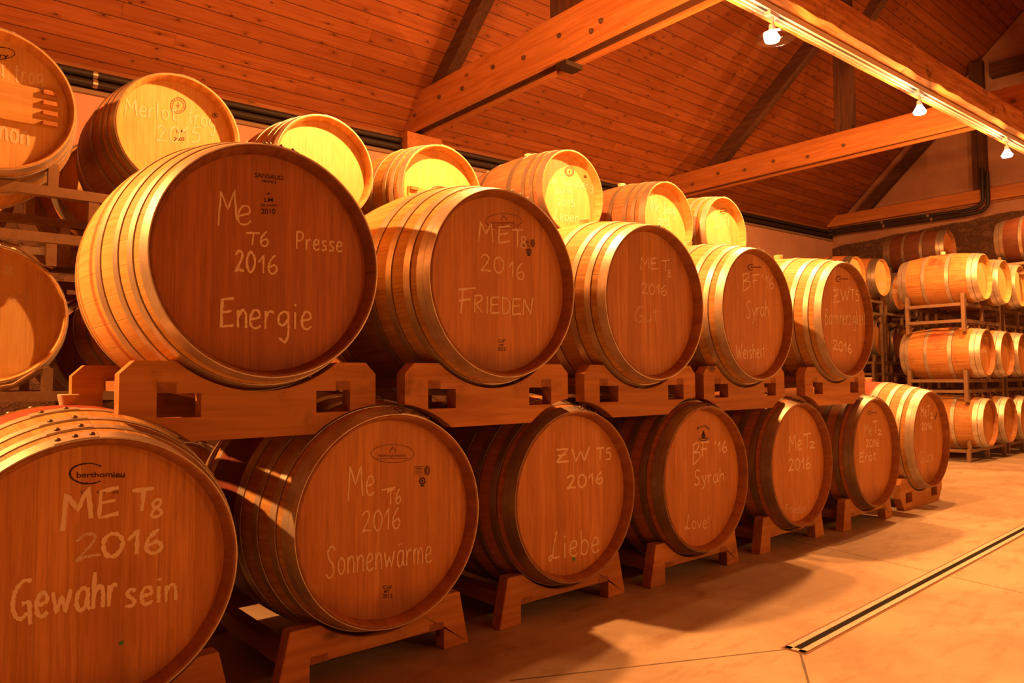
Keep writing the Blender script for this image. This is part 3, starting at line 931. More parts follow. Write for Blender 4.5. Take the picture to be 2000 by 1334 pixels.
# ------------------------------------------------------------------ chalk handwriting: single stroke letters
GLYPHS = {
    'A': (7, '|0,0 3.5,10 7,0;|1.4,4 5.6,4'), 'B': (6, '|.3,-1 .6,10;0,9.6 4,10 4.6,7.4 .5,5.4;.5,5.4 5,4.4 5.2,1.4 .3,-1'), 'C': (6, '6,9 3,10 .5,7 .5,3 3,0 6,1'),
    'D': (6, '|.5,0 .5,10;0,10 4,9 5.8,5 4,1 .3,0'), 'E': (6, '|6,10 .3,9.4 0,0 6,.6;|0,5 5,5.6'), 'F': (7, '|1.8,10 1,0;|0,9.6 7,10.4;|0,5 5,5.8'),
    'G': (7, '7,9.6 4,10 1,7.5 0,4 1.3,.8 3.6,.2 5.6,1.6;|3.4,4 6.2,4.4 6.8,-1.6'), 'I': (1.5, '|.7,0 .8,10'), 'J': (6, '|1,9.6 7,10.4;4,10 4,2 2.5,-1 0,0'),
    'L': (6.5, '4.6,11 2.8,5 2.2,1.5 .8,-.4 0,.9 1.4,1.6 3,.5 6,.6'), 'M': (8, '|0,-1 1,10 4,4 7,10 8,0'), 'N': (7, '|0,0 .4,10 5.4,.4 7,11'),
    'P': (6, '|.6,0 .8,10;0,9.5 4,10 5.5,7.5 3.5,5 .5,4.6'), 'Q': (7, '3,10 .5,7 .5,3 3,0 6,3 6,7 3,10;|4,3 7,-1'), 'R': (6, '|0,0 .3,10;0,9.8 4,10 4.6,7.6 .4,5;|.8,5 5,0'),
    'S': (6, '6,9 3.6,10.4 1.2,8.6 1.8,6 4.6,3.6 4.8,.8 2,-.8 0,.8'), 'T': (8, '|0,9.6 8,10.4;|4.2,10 3.6,0'), 'W': (10, '|0,10 2,0 5,8 6.6,0 10,11'), 'Z': (7, '|0,9.6 6.6,10 0,0 7,.4;|.8,5 5.4,5.6'),
    '0': (6, '3.2,10 .8,8 .2,4 1.5,.5 3.5,0 5.6,3 5.6,7 3.2,10'), '1': (4, '|0,6 3,10 2.8,0'), '2': (6, '0,8 2,10 4.4,9 4.2,6.4 1,1.4 0,.2 2.4,.8 6,.2'),
    '3': (5, '0,9 3,10 4.5,8 2,5.4 4.8,3 3,0 0,1'), '5': (6, '|5.5,10 1.2,9.8 .8,6;.8,6 4,6 5.2,3.5 4,.5 0,0'), '6': (6, '4.6,10 1.6,7 .3,3 1.5,.2 4,0 5.5,2.4 4,4.6 .9,3'),
    '7': (6, '|0,10 6,10 2,0;|1.5,5 5,5'), '8': (6, '5,8.5 3,10 1,8.3 1.8,6 4.5,3.5 5,1.3 3,0 .8,1.3 1.2,3.8 4,6.2 5,8.5'),
    'a': (5.5, '5,5.3 3,6 .8,4.5 .5,1.8 2,0 4,1 5,4;|5,6 5,1 6,0'), 'b': (5, '|.6,10 .5,0;.5,4 2.5,6 4.8,4 4,.8 2,0 .5,1'), 'c': (5, '5,5 3,6 .8,4.3 .8,1.5 2.8,0 5,.8'),
    'd': (5.5, '5,5 3,6 .8,4.3 .8,1.3 2.5,0 5,2;|5,10 5,0'), 'e': (5, '.8,3 4.4,3.8 4,5.8 2,6 .5,3.5 1,.8 3,0 5,1'), 'f': (4, '4.5,9 3,10 2,8 2,-2;|.5,5.5 4,5.8'),
    'g': (5.5, '5,5.3 3,6 .8,4.5 .8,2 2.8,1.2 5,3.5;5,6 5,-1.5 3.5,-4.6 1,-3.2'), 'h': (5, '|.8,10 .4,0;.5,3.5 2.5,6 4.3,4.8 4.6,0'), 'i': (2, '|1,6 1,0;|.8,8.8 1.3,8'),
    'k': (5, '|.6,10 .5,0;|4.5,6 .8,3 4.8,0'), 'l': (2.4, '|1,10 .8,1 1.8,0'), 'm': (8, '|.5,6 .5,0;.5,3.5 2,6 3.5,5 3.8,0;3.8,3.5 5.5,6 7,5 7.3,0'),
    'n': (5, '|.5,6 .5,0;.5,3.5 2.5,6 4.3,4.8 4.6,0'), 'o': (5, '2.5,6 .7,4.5 .7,1.5 2.5,0 4.5,1.5 4.5,4.5 2.5,6'), 'p': (5, '|.5,6 .5,-4;.5,4 2.5,6 4.8,4 4,.8 2,0 .5,1'),
    'r': (4, '|.5,6 .5,0;.5,3.2 2,5.8 4,5.6'), 's': (4.5, '4.3,5.3 2.5,6 1,4.8 2,3.3 3.8,2 3.3,.3 .5,.3'), 't': (4, '|2,9 2,1 3.4,0;|.3,6.3 4,6.6'),
    'u': (5, '.5,6 .7,1.5 2.2,0 4.3,2;|4.5,6 4.8,0'), 'v': (5, '|.3,6 2.3,0 4.8,6'), 'w': (8, '|.3,6 1.8,.2 3.9,4.6 5.4,.2 7.6,6.2'), 'x': (5, '|.3,6 4.5,0;|4.5,6 .3,0'),
    'y': (5, '|.5,6 2.8,.8;5,6 2.6,-1.5 .5,-4'), 'z': (4.5, '|.3,6 4.3,6 .3,0 4.5,0'), "'": (2, '|1,11 .8,8'), '!': (2, '|1,9 1,3;|1,.8 1,0'), ' ': (4, ''), '.': (2, '|.8,.6 1.2,0'),
}
GLYPHS['ä'] = (5.5, GLYPHS['a'][1] + ';|1.6,8.6 1.8,7.8;|3.6,8.8 3.8,8')
GLYPHS['ü'] = (5, GLYPHS['u'][1] + ';|1.4,8.6 1.5,7.8;|3.5,8.6 3.6,7.8')
GLYPHS['ö'] = (5, GLYPHS['o'][1] + ';|1.4,8.6 1.5,7.8;|3.3,8.6 3.4,7.8')


def spline(pts, n=7):
    out = []
    for i in range(len(pts) - 1):
        p0, p1, p2, p3 = pts[max(i - 1, 0)], pts[i], pts[i + 1], pts[min(i + 2, len(pts) - 1)]
        for k in range(n):
            t = k / n
            out.append(tuple(0.5 * ((2 * p1[a]) + (-p0[a] + p2[a]) * t + (2 * p0[a] - 5 * p1[a] + 4 * p2[a] - p3[a]) * t * t + (-p0[a] + 3 * p1[a] - 3 * p2[a] + p3[a]) * t ** 3) for a in (0, 1)))
    out.append(pts[-1])
    return out


def strokes(text):
    x, res = 0.0, []
    for ch in text:
        wd, spec = GLYPHS[ch]
        for st in filter(None, spec.split(';')):
            sharp = st[0] == '|'
            pts = [tuple(float(v) for v in q.split(',')) for q in st.lstrip('|').split()]
            if not sharp: pts = spline(pts)
            else:
                q = []
                for a, b in zip(pts, pts[1:]):
                    q += [(a[0] + (b[0] - a[0]) * i / 5, a[1] + (b[1] - a[1]) * i / 5) for i in range(5)]
                pts = q + [pts[-1]]
            res.append([((x + px), py) for px, py in pts])
        x += wd + 1.6
    return res, max(x - 1.6, 1)


CH = {k: chalk_mat('chalk ' + k, v) for k, v in (('strong', 0.98), ('mid', 0.93), ('faint', 0.58))}


def ribbon(b, pts, wd, x0=0.0):
    n = len(pts)
    vs, fs = [], []
    for i in range(n):
        a, c = pts[max(i - 1, 0)], pts[min(i + 1, n - 1)]
        dx, dy = c[0] - a[0], c[1] - a[1]
        l = math.hypot(dx, dy) or 1
        h = wd * (0.5 + rnd.uniform(-0.16, 0.16))
        xx = x0 + 0.00004 * i / n
        vs += [(xx, pts[i][0] - dy / l * h, pts[i][1] + dx / l * h), (xx, pts[i][0] + dy / l * h, pts[i][1] - dx / l * h)]
    fs = [(2 * i, 2 * i + 1, 2 * i + 3, 2 * i + 2) for i in range(n - 1)]
    b.add(vs, fs)


def chalk(t, kind, lines, wd=0.0075):
    """lines: (text, x0, y0, x1, y1, cap height, strength) in photo pixels, laid on the barrel's head"""
    loc = Vector(t.location)
    xp = loc.x - kind.recess + 0.0009
    for ln in lines:
        text, x0, y0, x1, y1, h, st = ln[:7]
        ww = ln[7] if len(ln) > 7 else wd
        lift = 0.0
        p0, p1 = on_x(x0, y0, xp) - loc, on_x(x1, y1, xp) - loc
        pt = on_x((x0 + x1) / 2, (y0 + y1) / 2 - h, xp) - loc
        pm = (p0 + p1) / 2
        cap = (pt - pm).length
        ss, tot = strokes(text)
        e = Vector((p1.y - p0.y, p1.z - p0.z)) / tot
        b = MB()
        for sgm in ss:
            ribbon(b, [(p0.y + e.x * px + rnd.uniform(-.0008, .0008), p0.z + e.y * px + cap * py / 10 + rnd.uniform(-.0008, .0008)) for px, py in sgm], ww, lift)
            lift += 0.00006
        me = b.mesh('chalk_writing', CH[st])
        obj('chalk_writing', me, HEADS[t.name], (0.0009, 0, 0), label='pale chalk writing on the head')


ink = plain('black branding ink', (0.035, 0.015, 0.01), 0.6)
ink_soft = plain('faded branding ink', (0.15, 0.06, 0.03), 0.6)


def text_mesh(txt, h):
    cu = bpy.data.curves.new('t', 'FONT')
    cu.body = txt
    cu.align_x = 'CENTER'
    cu.size = h * 1.4
    cu.resolution_u = 3
    cu.offset = 0.018
    o = bpy.data.objects.new('t', cu)
    me = bpy.data.meshes.new_from_object(o)
    vs = [(v.co.x, v.co.y) for v in me.vertices]
    fs = [tuple(q.vertices) for q in me.polygons]
    bpy.data.objects.remove(o)
    bpy.data.curves.remove(cu)
    bpy.data.meshes.remove(me)
    return vs, fs


def stamp(t, kind, items, mat=None, label='dark printed stamp'):
    """items: ('text', string, cx, baseline, cap px, width px) or ('ring', cx, cy, rx, ry, thick) or ('line', pts) in photo pixels"""
    loc = Vector(t.location)
    xp = loc.x - kind.recess + 0.0007
    b = MB()

    def at(px, py):
        q = on_x(px, py, xp) - loc
        return q.y, q.z
    for it in items:
        if it[0] == 'text':
            _, s_, cx, cy, h, wpx = it[:6]
            tilt_ = it[6] if len(it) > 6 else 0.0
            vs, fs = text_mesh(s_, 1.0)
            mw = max(v[0] for v in vs) - min(v[0] for v in vs)
            mx_ = (max(v[0] for v in vs) + min(v[0] for v in vs)) / 2
            out = []
            for vx, vy in vs:
                u = (vx - mx_) / mw
                out.append((0, *at(cx + u * wpx, cy - vy * h + tilt_ * u * wpx)))
            b.add(out, fs)
        elif it[0] == 'ring':
            _, cx, cy, rx, ry, th = it[:6]
            a0, a1 = (it[6], it[7]) if len(it) > 6 else (0, 2 * PI)
            ribbon(b, [at(cx + rx * math.cos(a0 + (a1 - a0) * i / 40), cy - ry * math.sin(a0 + (a1 - a0) * i / 40)) for i in range(41)], th)
        elif it[0] == 'line':
            ribbon(b, [at(*q) for q in it[1]], it[2])
        elif it[0] == 'blob':
            _, cx, cy, rx, ry = it
            n = 14
            vs = [(0, *at(cx + rx * math.cos(2 * PI * i / n), cy - ry * math.sin(2 * PI * i / n))) for i in range(n)]
            b.add(vs, [tuple(range(n))])
    obj('brand_stamp', b.mesh('brand_stamp', mat or ink), HEADS[t.name], (0.0007, 0, 0), label=label)


def leaf_emblem(cx, cy, s, th=0.003):
    """oval stamp with a small leaf and a line of script"""
    its = [('ring', cx, cy, s, s * 0.42, th * 0.7)]
    its += [('line', [(cx - s * 0.1, cy - s * .02), (cx - s * 0.14, cy - s * .16), (cx - s * .05, cy - s * .2), (cx, cy - s * .34), (cx + s * .06, cy - s * .2), (cx + s * .16, cy - s * .18), (cx + s * .1, cy - s * .02)], th)]
    its += [('line', [(cx - s * .72, cy + s * .24), (cx + s * .7, cy + s * .22)], th * 0.8)]
    its += [('line', spline([(cx - s * .7 + i * s * .058, cy + s * (.10 + (.055 if i % 2 else -.055) * (1.5 if i in (0, 11) else 1))) for i in range(24)], 3), th * 0.7)]
    return its


def seal(cx, cy, s, th=0.003):
    its = [('ring', cx, cy, s, s * 1.02, th), ('ring', cx, cy, s * .68, s * .7, th * .7)]
    its += [('line', [(cx, cy + s * .4), (cx, cy - s * .4)], th * 1.4), ('line', [(cx - s * .3, cy - s * .05), (cx, cy + s * .15), (cx + s * .3, cy - s * .05)], th)]
    for i in range(18):
        a = 2 * PI * i / 18
        its.append(('line', [(cx + s * .76 * math.cos(a), cy + s * .76 * math.sin(a)), (cx + s * .92 * math.cos(a), cy + s * .92 * math.sin(a))], th))
    return its


def cert_marks(x, y, s):
    """small printed box with an oval seal and a round mark under it"""
    its = [('line', [(x - s, y - s * .5), (x + s * .25, y - s * .5), (x + s * .25, y + s * .55), (x - s, y + s * .55), (x - s, y - s * .5)], 0.0016)]
    for i in range(4):
        yy = y - s * .3 + i * s * .2
        its.append(('line', [(x - s * .85, yy), (x + s * (.1 if i % 2 else -.05), yy)], 0.0022))
    its += [('ring', x + s * .65, y, s * .30, s * .58, 0.003), ('ring', x + s * .65, y, s * .14, s * .36, 0.004)]
    its += [('ring', x, y + s * 1.35, s * .34, s * .4, 0.006), ('blob', x - s * .02, y + s * 1.35, s * .14, s * .2), ('line', [(x - s * .25, y + s * 1.98), (x + s * .25, y + s * 1.98)], 0.006)]
    return its


def swoosh(cx, cy, s, text=True):
    """large C with a small word through it"""
    its = [('ring', cx - s * .55, cy, s * .48, s * .44, 0.0035, 0.9, 2 * PI - 1.0), ('ring', cx - s * .52, cy, s * .44, s * .40, 0.0035, 1.2, 2 * PI - 1.5)]
    its.append(('text', 'berthomieu', cx + s * .22, cy + s * .1, s * .3, s * 1.55))
    return its


# ---- lower row on the floor cradles
A_POS = [(-2.343, 0.459, 0.530), (-2.362, 1.444, 0.559), (-2.381, 2.444, 0.538), (-2.343, 3.416, 0.530), (-2.358, 4.484, 0.520), (-2.321, 5.503, 0.526), (-2.336, 6.592, 0.560)]
B_POS = [(-2.357, 0.970, 1.484), (-2.298, 1.949, 1.482), (-2.305, 2.951, 1.465), (-2.320, 3.938, 1.458), (-2.273, 4.996, 1.474)]
GA, GB = 'large barrels on floor cradles', 'large barrels on stacking cradles'
A = [
    barrel(PUN1, 'p1', A_POS[0], 'large oak barrel chalked Gewahrsein, lowest in the near left corner', stave='red', head=head_old, group=GA, joint=1.72),
    barrel(PUN, 'p', A_POS[1], 'large oak barrel chalked Sonnenwärme, with a wine red belly', stave='purple', head=head_old, group=GA),
    barrel(PUN, 'p', A_POS[2], 'large oak barrel chalked ZW T5 2016 Liebe, third on the floor', stave='brown', head=head_old, hoopm=DK, group=GA),
    barrel(PUN, 'p', A_POS[3], 'large oak barrel chalked Syrah on the floor cradle, black seal at its top', stave='brown', head=head_old, hoopm=DK, group=GA),
    barrel(PUN, 'p', A_POS[4], 'large oak barrel chalked MeT2 2016 Frieden, fifth on the floor', stave='brown', head=head_old, hoopm=DK, group=GA),
    barrel(PUN, 'p', A_POS[5], 'large oak barrel chalked Erot, second from the far end of the floor row', stave='brown', head=head_old, hoopm=DK, group=GA),
    barrel(PUN, 'p', A_POS[6], 'large red-bellied oak barrel at the far end of the floor row, nothing stacked on it', stave='red', head=head_old, group=GA),
]
B = [
    barrel(PUN1, 'p1', B_POS[0], 'large dark-headed barrel chalked Energie, biggest in the picture, on the upper cradle', stave='edge', head=head_dark, group=GB, joint=1.5),
    barrel(PUN, 'p', B_POS[1], 'large barrel chalked FRIEDEN in capitals on the upper cradle', stave='plain', head=head_old, group=GB),
    barrel(PUN1, 'p1', B_POS[2], 'upper cradle barrel with striped head boards chalked MET8 2016', stave='plain', head=head_strip, group=GB),
    barrel(PUN1, 'p1', B_POS[3], 'large barrel chalked Weisheit on the upper cradle', stave='plain', head=head_old, group=GB),
    barrel(PUN1, 'p1', B_POS[4], 'large barrel chalked Barmherzigkeit at the far end of the upper row', stave='plain', head=head_old, group=GB),
]

chalk(A[0], PUN1, [('M', 122, 1030, 178, 1012, 62, 'strong', .012), ('E', 194, 1011, 231, 1006, 54, 'strong', .011), ('T', 258, 999, 300, 997, 42, 'strong', .011), ('8', 293, 1013, 319, 1006, 34, 'strong', .009),
                  ('2', 148, 1097, 196, 1084, 48, 'faint', .008), ('0', 200, 1089, 240, 1083, 46, 'strong', .012), ('16', 250, 1083, 318, 1078, 46, 'strong', .011),
                  ('Gewahr', 24, 1212, 228, 1182, 72, 'strong', .0105), ('sein', 243, 1186, 345, 1172, 54, 'strong', .010)])
stamp(A[0], PUN1, [('ring', 172, 925, 35, 20, 0.0035, 0.75, 2 * PI - 0.8), ('ring', 170, 925, 34, 19, 0.004, 1.6, 2 * PI - 1.5), ('text', 'berthomieu', 197, 932, 11, 94, -0.02), ('text', 'FRANCE', 232, 933, 4, 24)], ink)
stamp(A[0], PUN1, [('text', 'CM  OF  05', 195, 964, 6, 74)], ink_soft)
chalk(A[1], PUN, [('Me', 680, 972, 731, 966, 60, 'mid', .006), ('T', 745, 965, 772, 960, 8, 'mid', .006), ('T6', 756, 986, 783, 982, 28, 'mid', .006), ('2016', 708, 1040, 782, 1030, 40, 'mid', .006), ('Sonnenwärme', 637, 1126, 842, 1098, 52, 'mid', .006)])
stamp(A[1], PUN, leaf_emblem(767, 886, 42), ink_soft)
stamp(A[1], PUN, cert_marks(825, 919, 15), ink)
stamp(A[1], PUN, [('text', 'CoF', 757, 1151, 8, 17), ('text', 'MT', 756, 1158, 5, 11), ('text', '2012', 757, 1168, 8, 19)], ink)
chalk(A[2], PUN, [('ZW', 1086, 903, 1152, 900, 25, 'strong', .009), ('T5', 1165, 898, 1194, 897, 22, 'strong', .009), ('20', 1108, 955, 1145, 950, 25, 'strong', .010), ('16', 1150, 947, 1178, 943, 22, 'strong', .009), ('Liebe', 1072, 1094, 1170, 1078, 48, 'mid', .008)])
chalk(A[3], PUN, [('B', 1353, 905, 1368, 898, 36, 'strong', .008), ('F', 1369, 893, 1386, 894, 30, 'strong', .008), ("'16", 1396, 886, 1420, 882, 22, 'strong', .009), ('Syrah', 1356, 946, 1414, 940, 26, 'mid', .008), ('Love!', 1338, 1034, 1386, 1031, 26, 'mid', .006)])
stamp(A[3], PUN, [('text', 'B', 1363.5, 839, 5, 4, -.3), ('text', 'O', 1367.5, 836.5, 5, 4), ('text', 'U', 1372, 835, 5, 4), ('text', 'T', 1376.5, 835, 5, 4), ('text', 'E', 1380.5, 836.5, 5, 4), ('text', 'S', 1384, 839, 5, 4),
                    ('blob', 1374, 851, 4, 5), ('blob', 1374, 845, 2, 4), ('line', [(1369, 856), (1380, 856)], 0.008), ('ring', 1374, 848, 11, 13, 0.005, PI + .5, 2 * PI - .5)], ink)
chalk(A[4], PUN, [('Me', 1541, 881, 1566, 878, 30, 'strong', .010), ('T', 1570, 876, 1584, 875, 28, 'strong', .010), ('2', 1582, 876, 1592, 875, 13, 'strong', .009), ('2016', 1541, 920, 1583, 914, 22, 'strong', .010), ('Frieden', 1534, 1003, 1574, 1001, 17, 'faint', .007)])
chalk(A[5], PUN, [('Me', 1688, 850, 1703, 849, 22, 'faint', .009), ('T', 1706, 848, 1716, 847, 25, 'mid', .009), ('2', 1715, 850, 1722, 849, 10, 'mid', .009), ('2016', 1692, 873, 1717, 871, 14, 'mid', .009), ('Erot', 1679, 903, 1711, 898, 18, 'mid', .010)])
stamp(A[5], PUN, swoosh(1704, 806, 9), ink)
chalk(A[6], PUN, [('MeT', 1799, 814, 1817, 812, 20, 'strong', .010), ('2', 1817, 818, 1823, 816, 10, 'strong', .009), ('2016', 1800, 840, 1820, 838, 13, 'mid', .010), ('Glück', 1797, 905, 1823, 900, 22, 'faint', .010)])
stamp(A[6], PUN, [('line', [(1829, 804), (1829, 811), (1827, 815), (1827, 820)], 0.012)], ink)

chalk(B[0], PUN1, [('M', 426, 435, 462, 430, 60, 'mid', .006), ('e', 462, 440, 490, 438, 60, 'mid', .006), ('T', 480, 478, 508, 480, 24, 'mid', .006), ('6', 508, 480, 525, 480, 28, 'mid', .006), ('20', 460, 530, 498, 531, 40, 'strong', .008), ('16', 505, 534, 542, 534, 36, 'mid', .006),
                  ('Presse', 578, 485, 668, 492, 32, 'mid', .006), ('En', 432, 638, 482, 640, 56, 'strong', .009), ('ergie', 486, 641, 608, 643, 56, 'mid', .008)])
stamp(B[0], PUN1, [('text', 'SANSAUD', 526, 349, 9, 56, .12), ('text', 'FRANCE', 526, 357, 5, 28, .1), ('text', 'A', 525, 381, 6, 8), ('text', 'LM', 525, 394, 8, 17), ('text', '36 mois', 525, 403, 5, 32), ('text', '2010', 524, 418, 11, 28)], ink)
chalk(B[1], PUN, [('M', 935, 468, 963, 474, 36, 'mid', .007), ('E', 974, 474, 996, 473, 32, 'mid', .007), ('T', 1000, 482, 1022, 484, 34, 'mid', .007), ('8', 1016, 484, 1030, 484, 22, 'mid', .006), ('20', 939, 529, 984, 534, 32, 'mid', .007), ('16', 994, 542, 1024, 546, 32, 'mid', .007),
                  ('F', 895, 612, 930, 612, 48, 'strong', .008), ('RIEDEN', 927, 610, 1040, 616, 32, 'mid', .007)])
stamp(B[1], PUN, leaf_emblem(984, 432, 35), ink_soft)
stamp(B[1], PUN, cert_marks(1033, 475, 12), ink)
stamp(B[1], PUN, [('text', 'CoF', 980, 669, 7, 13), ('text', 'MT', 980, 676, 4, 8), ('text', '2012', 980, 685, 7, 15)], ink)
chalk(B[2], PUN1, [('ME', 1251, 525, 1284, 526, 22, 'mid', .006), ('T', 1292, 531, 1308, 531, 22, 'mid', .006), ('8', 1304, 541, 1311, 541, 14, 'mid', .005), ('2016', 1254, 573, 1302, 577, 20, 'mid', .006), ('Gut', 1241, 630, 1284, 628, 30, 'faint', .006)])
chalk(B[3], PUN1, [('B', 1451, 566, 1466, 563, 30, 'strong', .008), ('F', 1470, 561, 1484, 561, 24, 'strong', .008), ("'16", 1488, 562, 1512, 564, 24, 'strong', .008), ('Syrah', 1458, 620, 1501, 617, 30, 'strong', .007), ('Weisheit', 1438, 702, 1493, 698, 28, 'mid', .008)])
stamp(B[3], PUN1, swoosh(1474, 522, 13), ink)
chalk(B[4], PUN1, [('ZW', 1627, 591, 1660, 586, 24, 'strong', .009), ('T5', 1661, 585, 1678, 588, 20, 'strong', .009), ('Barmherzigkeit', 1612, 633, 1690, 634, 28, 'mid', .007), ('2016', 1628, 682, 1664, 690, 18, 'strong', .011)])
stamp(B[4], PUN1, swoosh(1645, 545, 12), ink)

green = plain('green sticker', (0.05, 0.30, 0.03), 0.5)
for t, px, py, r in ((A[0], 237, 1256, 4.5), (A[2], 1121, 1092, 2.5)):
    xp = t.location.x - PUN.recess + 0.001
    q, q2 = on_x(px, py, xp) - Vector(t.location), on_x(px + r, py, xp) - Vector(t.location)
    obj('green_sticker', MB().tube([(0, 0, 0), (0.0012, 0, 0)], (q2 - q).length, 16).mesh('green_sticker', green), HEADS[t.name], (0.0003, q.y, q.z), label='small round green sticker')

# ---- wooden cradles
oak_y = timber('oak cradle boards', (0.62, 0.30, 0.092), (0.46, 0.195, 0.054), 'Y', 0.65, True, 0.5)
oak_x = timber('oak cradle rails', (0.42, 0.20, 0.07), (0.32, 0.14, 0.042), 'X', 0.7, False, 0.3)


tenon_m = timber('tenon end grain', (0.40, 0.175, 0.055), (0.29, 0.115, 0.034), 'X', 0.75, False, 0.5)


def bevel_free(mb, mat): return mb.mesh('tenon', mat)


def arc(cy, cz, r, y0, y1, top, n=14):
    """points of a circle's lower (top=False) or upper half between two y"""
    out = []
    for i in range(n + 1):
        y = y0 + (y1 - y0) * i / n
        h = math.sqrt(max(r * r - (y - cy) ** 2, 0))
        out.append((y, cz + h if top else cz - h))
    return out


def upper_outline(zc, zlo, zbot, r, rlow, dlow, zl):
    """board of a stacking cradle, y relative to its barrel; arcs for the barrels below at +-dlow"""
    W = 0.442
    pts = [(-W, zlo + 0.155), (-W + 0.042, zlo + 0.197)]
    zt = zlo + 0.197
    ya = math.sqrt(max(r * r - (zc - zt) ** 2, 0))
    pts += arc(0, zc, r, -ya, ya, False, 18)
    pts += [(W - 0.042, zt), (W, zlo + 0.155)]
    # right lower corner follows the barrel beneath
    yy = dlow[1] - math.sqrt(max(rlow ** 2 - (zbot - zl) ** 2, 0))
    yy = max(min(yy, W - 0.02), 0.1)
    pts += list(reversed(arc(dlow[1], zl, rlow, yy, W, True, 8)))
    yl = dlow[0] + math.sqrt(max(rlow ** 2 - (zbot - zl) ** 2, 0))
    yl = min(max(yl, -W + 0.02), -0.1)
    pts += list(reversed(arc(dlow[0], zl, rlow, -W, yl, True, 8)))
    return pts


def fork_holes(zh):
    return [[(-0.335, zh), (-0.20, zh), (-0.20, zh + 0.078), (-0.276, zh + 0.078), (-0.276, zh + 0.081), (-0.335, zh + 0.081)],
            [(0.20, zh), (0.335, zh), (0.335, zh + 0.081), (0.278, zh + 0.081), (0.278, zh + 0.078), (0.20, zh + 0.078)]]


ULAB = ['stacking cradle of oak boards under the barrel chalked Energie', 'stacking cradle of oak boards under the barrel chalked FRIEDEN', 'stacking cradle of oak boards under the barrel with the striped head',
        'stacking cradle of oak boards under the barrel chalked Weisheit', 'stacking cradle of oak boards under the barrel chalked Barmherzigkeit']
for i, (bx, by, bz) in enumerate(B_POS):
    la, ra = A_POS[i], A_POS[i + 1]
    t = empty('barrel_cradle', (bx, by, 0.95), ULAB[i], 'barrel cradle', 'stacking cradles in the upper row')
    zl = (la[2] + ra[2]) / 2
    s0 = 0.10
    for x0, x1 in ((-s0 - 0.06, -s0), (-PUN.L + s0, -PUN.L + s0 + 0.06)):
        rr = PUN.r(s0 + 0.06) + 0.004
        outl = upper_outline(bz, 0.95, 0.888, rr, PUN.r(s0 + 0.07) + 0.006, (la[1] - by, ra[1] - by), zl)
        me = MB().prism([(y, z - 0.95) for y, z in outl], x0, x1, [[(y, z - 0.95) for y, z in h] for h in fork_holes(0.965)]).mesh('cradle_board', oak_y)
        bevel(obj('cradle_board', me, t), 0.004)
        if x0 > -0.5:
            for q in (-0.3055, 0.3065):
                obj('tenon', bevel_free(MB().box((x1 - 0.03, q - 0.029, 0.0965), (x1 + 0.0015, q + 0.029, 0.128)), tenon_m), t, label='darker tenon end')
    for q in (-0.30, 0.30):
        me = MB().box((-PUN.L + s0 + 0.06, q - 0.03, 0.096), (-s0 - 0.0605, q + 0.03, 0.135)).mesh('cradle_rail', oak_x)
        obj('cradle_rail', me, t)

LLABC = ['floor cradle under the barrel chalked Gewahrsein, partly cut by the frame', 'low oak floor cradle under the barrel chalked Sonnenwärme', 'low oak floor cradle under the barrel chalked Liebe',
         'low oak floor cradle under the barrel chalked Syrah with a black seal', 'low oak floor cradle under the barrel chalked MeT2 Frieden', 'low oak floor cradle under the barrel chalked Erot']
for i in range(6):
    ax, ay, az = A_POS[i]
    t = empty('barrel_cradle', (ax, ay, 0), LLABC[i], 'barrel cradle', 'low cradles on the floor')
    s0 = 0.075
    rr = PUN.r(s0 + 0.06) + 0.004
    zt = 0.215
    ya = math.sqrt(rr * rr - (az - zt) ** 2)
    outl = [(-0.415, 0.0), (-0.365, zt)] + arc(0, az, rr, -ya, ya, False, 18) + [(0.365, zt), (0.415, 0.0), (0.288, 0.0), (0.288, 0.085), (-0.288, 0.085), (-0.288, 0.0)]
    outl = [(y - 0.02, z) for y, z in outl] if i else outl
    if i:
        outl = [(-0.425, 0.0), (-0.375, zt)] + arc(0, az, rr, -ya, ya, False, 18) + [(0.35, zt), (0.395, 0.0), (0.27, 0.0), (0.27, 0.085), (-0.30, 0.085), (-0.30, 0.0)]
    for x0, x1 in ((-s0 - 0.06, -s0), (-PUN.L + s0, -PUN.L + s0 + 0.06)):
        me = MB().prism(outl, x0, x1).mesh('cradle_board', oak_y)
        bevel(obj('cradle_board', me, t), 0.004)
    for q in (-0.265, 0.235):
        obj('tenon', bevel_free(MB().box((-s0 - 0.03, q - 0.032, 0.0855), (-s0 + 0.0015, q + 0.032, 0.112)), tenon_m), t, label='darker tenon end')
    for q in (-0.345, 0.33):
        me = MB().box((-PUN.L + s0 + 0.0605, q - 0.03, 0.075), (-s0 - 0.0605, q + 0.03, 0.135)).mesh('cradle_rail', oak_x)
        obj('cradle_rail', me, t)
# the last floor barrel stands on a stacking cradle
ax, ay, az = A_POS[6]
t = empty('barrel_cradle', (ax, ay, 0), 'stacking cradle with square holes standing on the floor at the far end of the row', 'barrel cradle')
s0 = 0.10
for x0, x1 in ((-s0 - 0.06, -s0), (-PUN.L + s0, -PUN.L + s0 + 0.06)):
    rr = PUN.r(s0 + 0.06) + 0.004
    outl = upper_outline(az, 0.055, 0.0, rr, 0.45, (-0.5 - 0.25, 0.5 + 0.25), -0.23)
    outl = [(y, max(z, 0.0)) for y, z in outl]
    me = MB().prism(outl, x0, x1, fork_holes(0.055)).mesh('cradle_board', oak_y)
    bevel(obj('cradle_board', me, t), 0.004)
for q in (-0.30, 0.30):
    obj('cradle_rail', MB().box((-PUN.L + s0 + 0.06, q - 0.03, 0.155), (-s0 - 0.0605, q + 0.03, 0.19)).mesh('cradle_rail', oak_x), t)

# ------------------------------------------------------------------ steel racks and their barrels
rack_m = metal_mat('galvanised rack steel', (0.33, 0.215, 0.13), 0.42, 0.55, 0.4, 22.0)


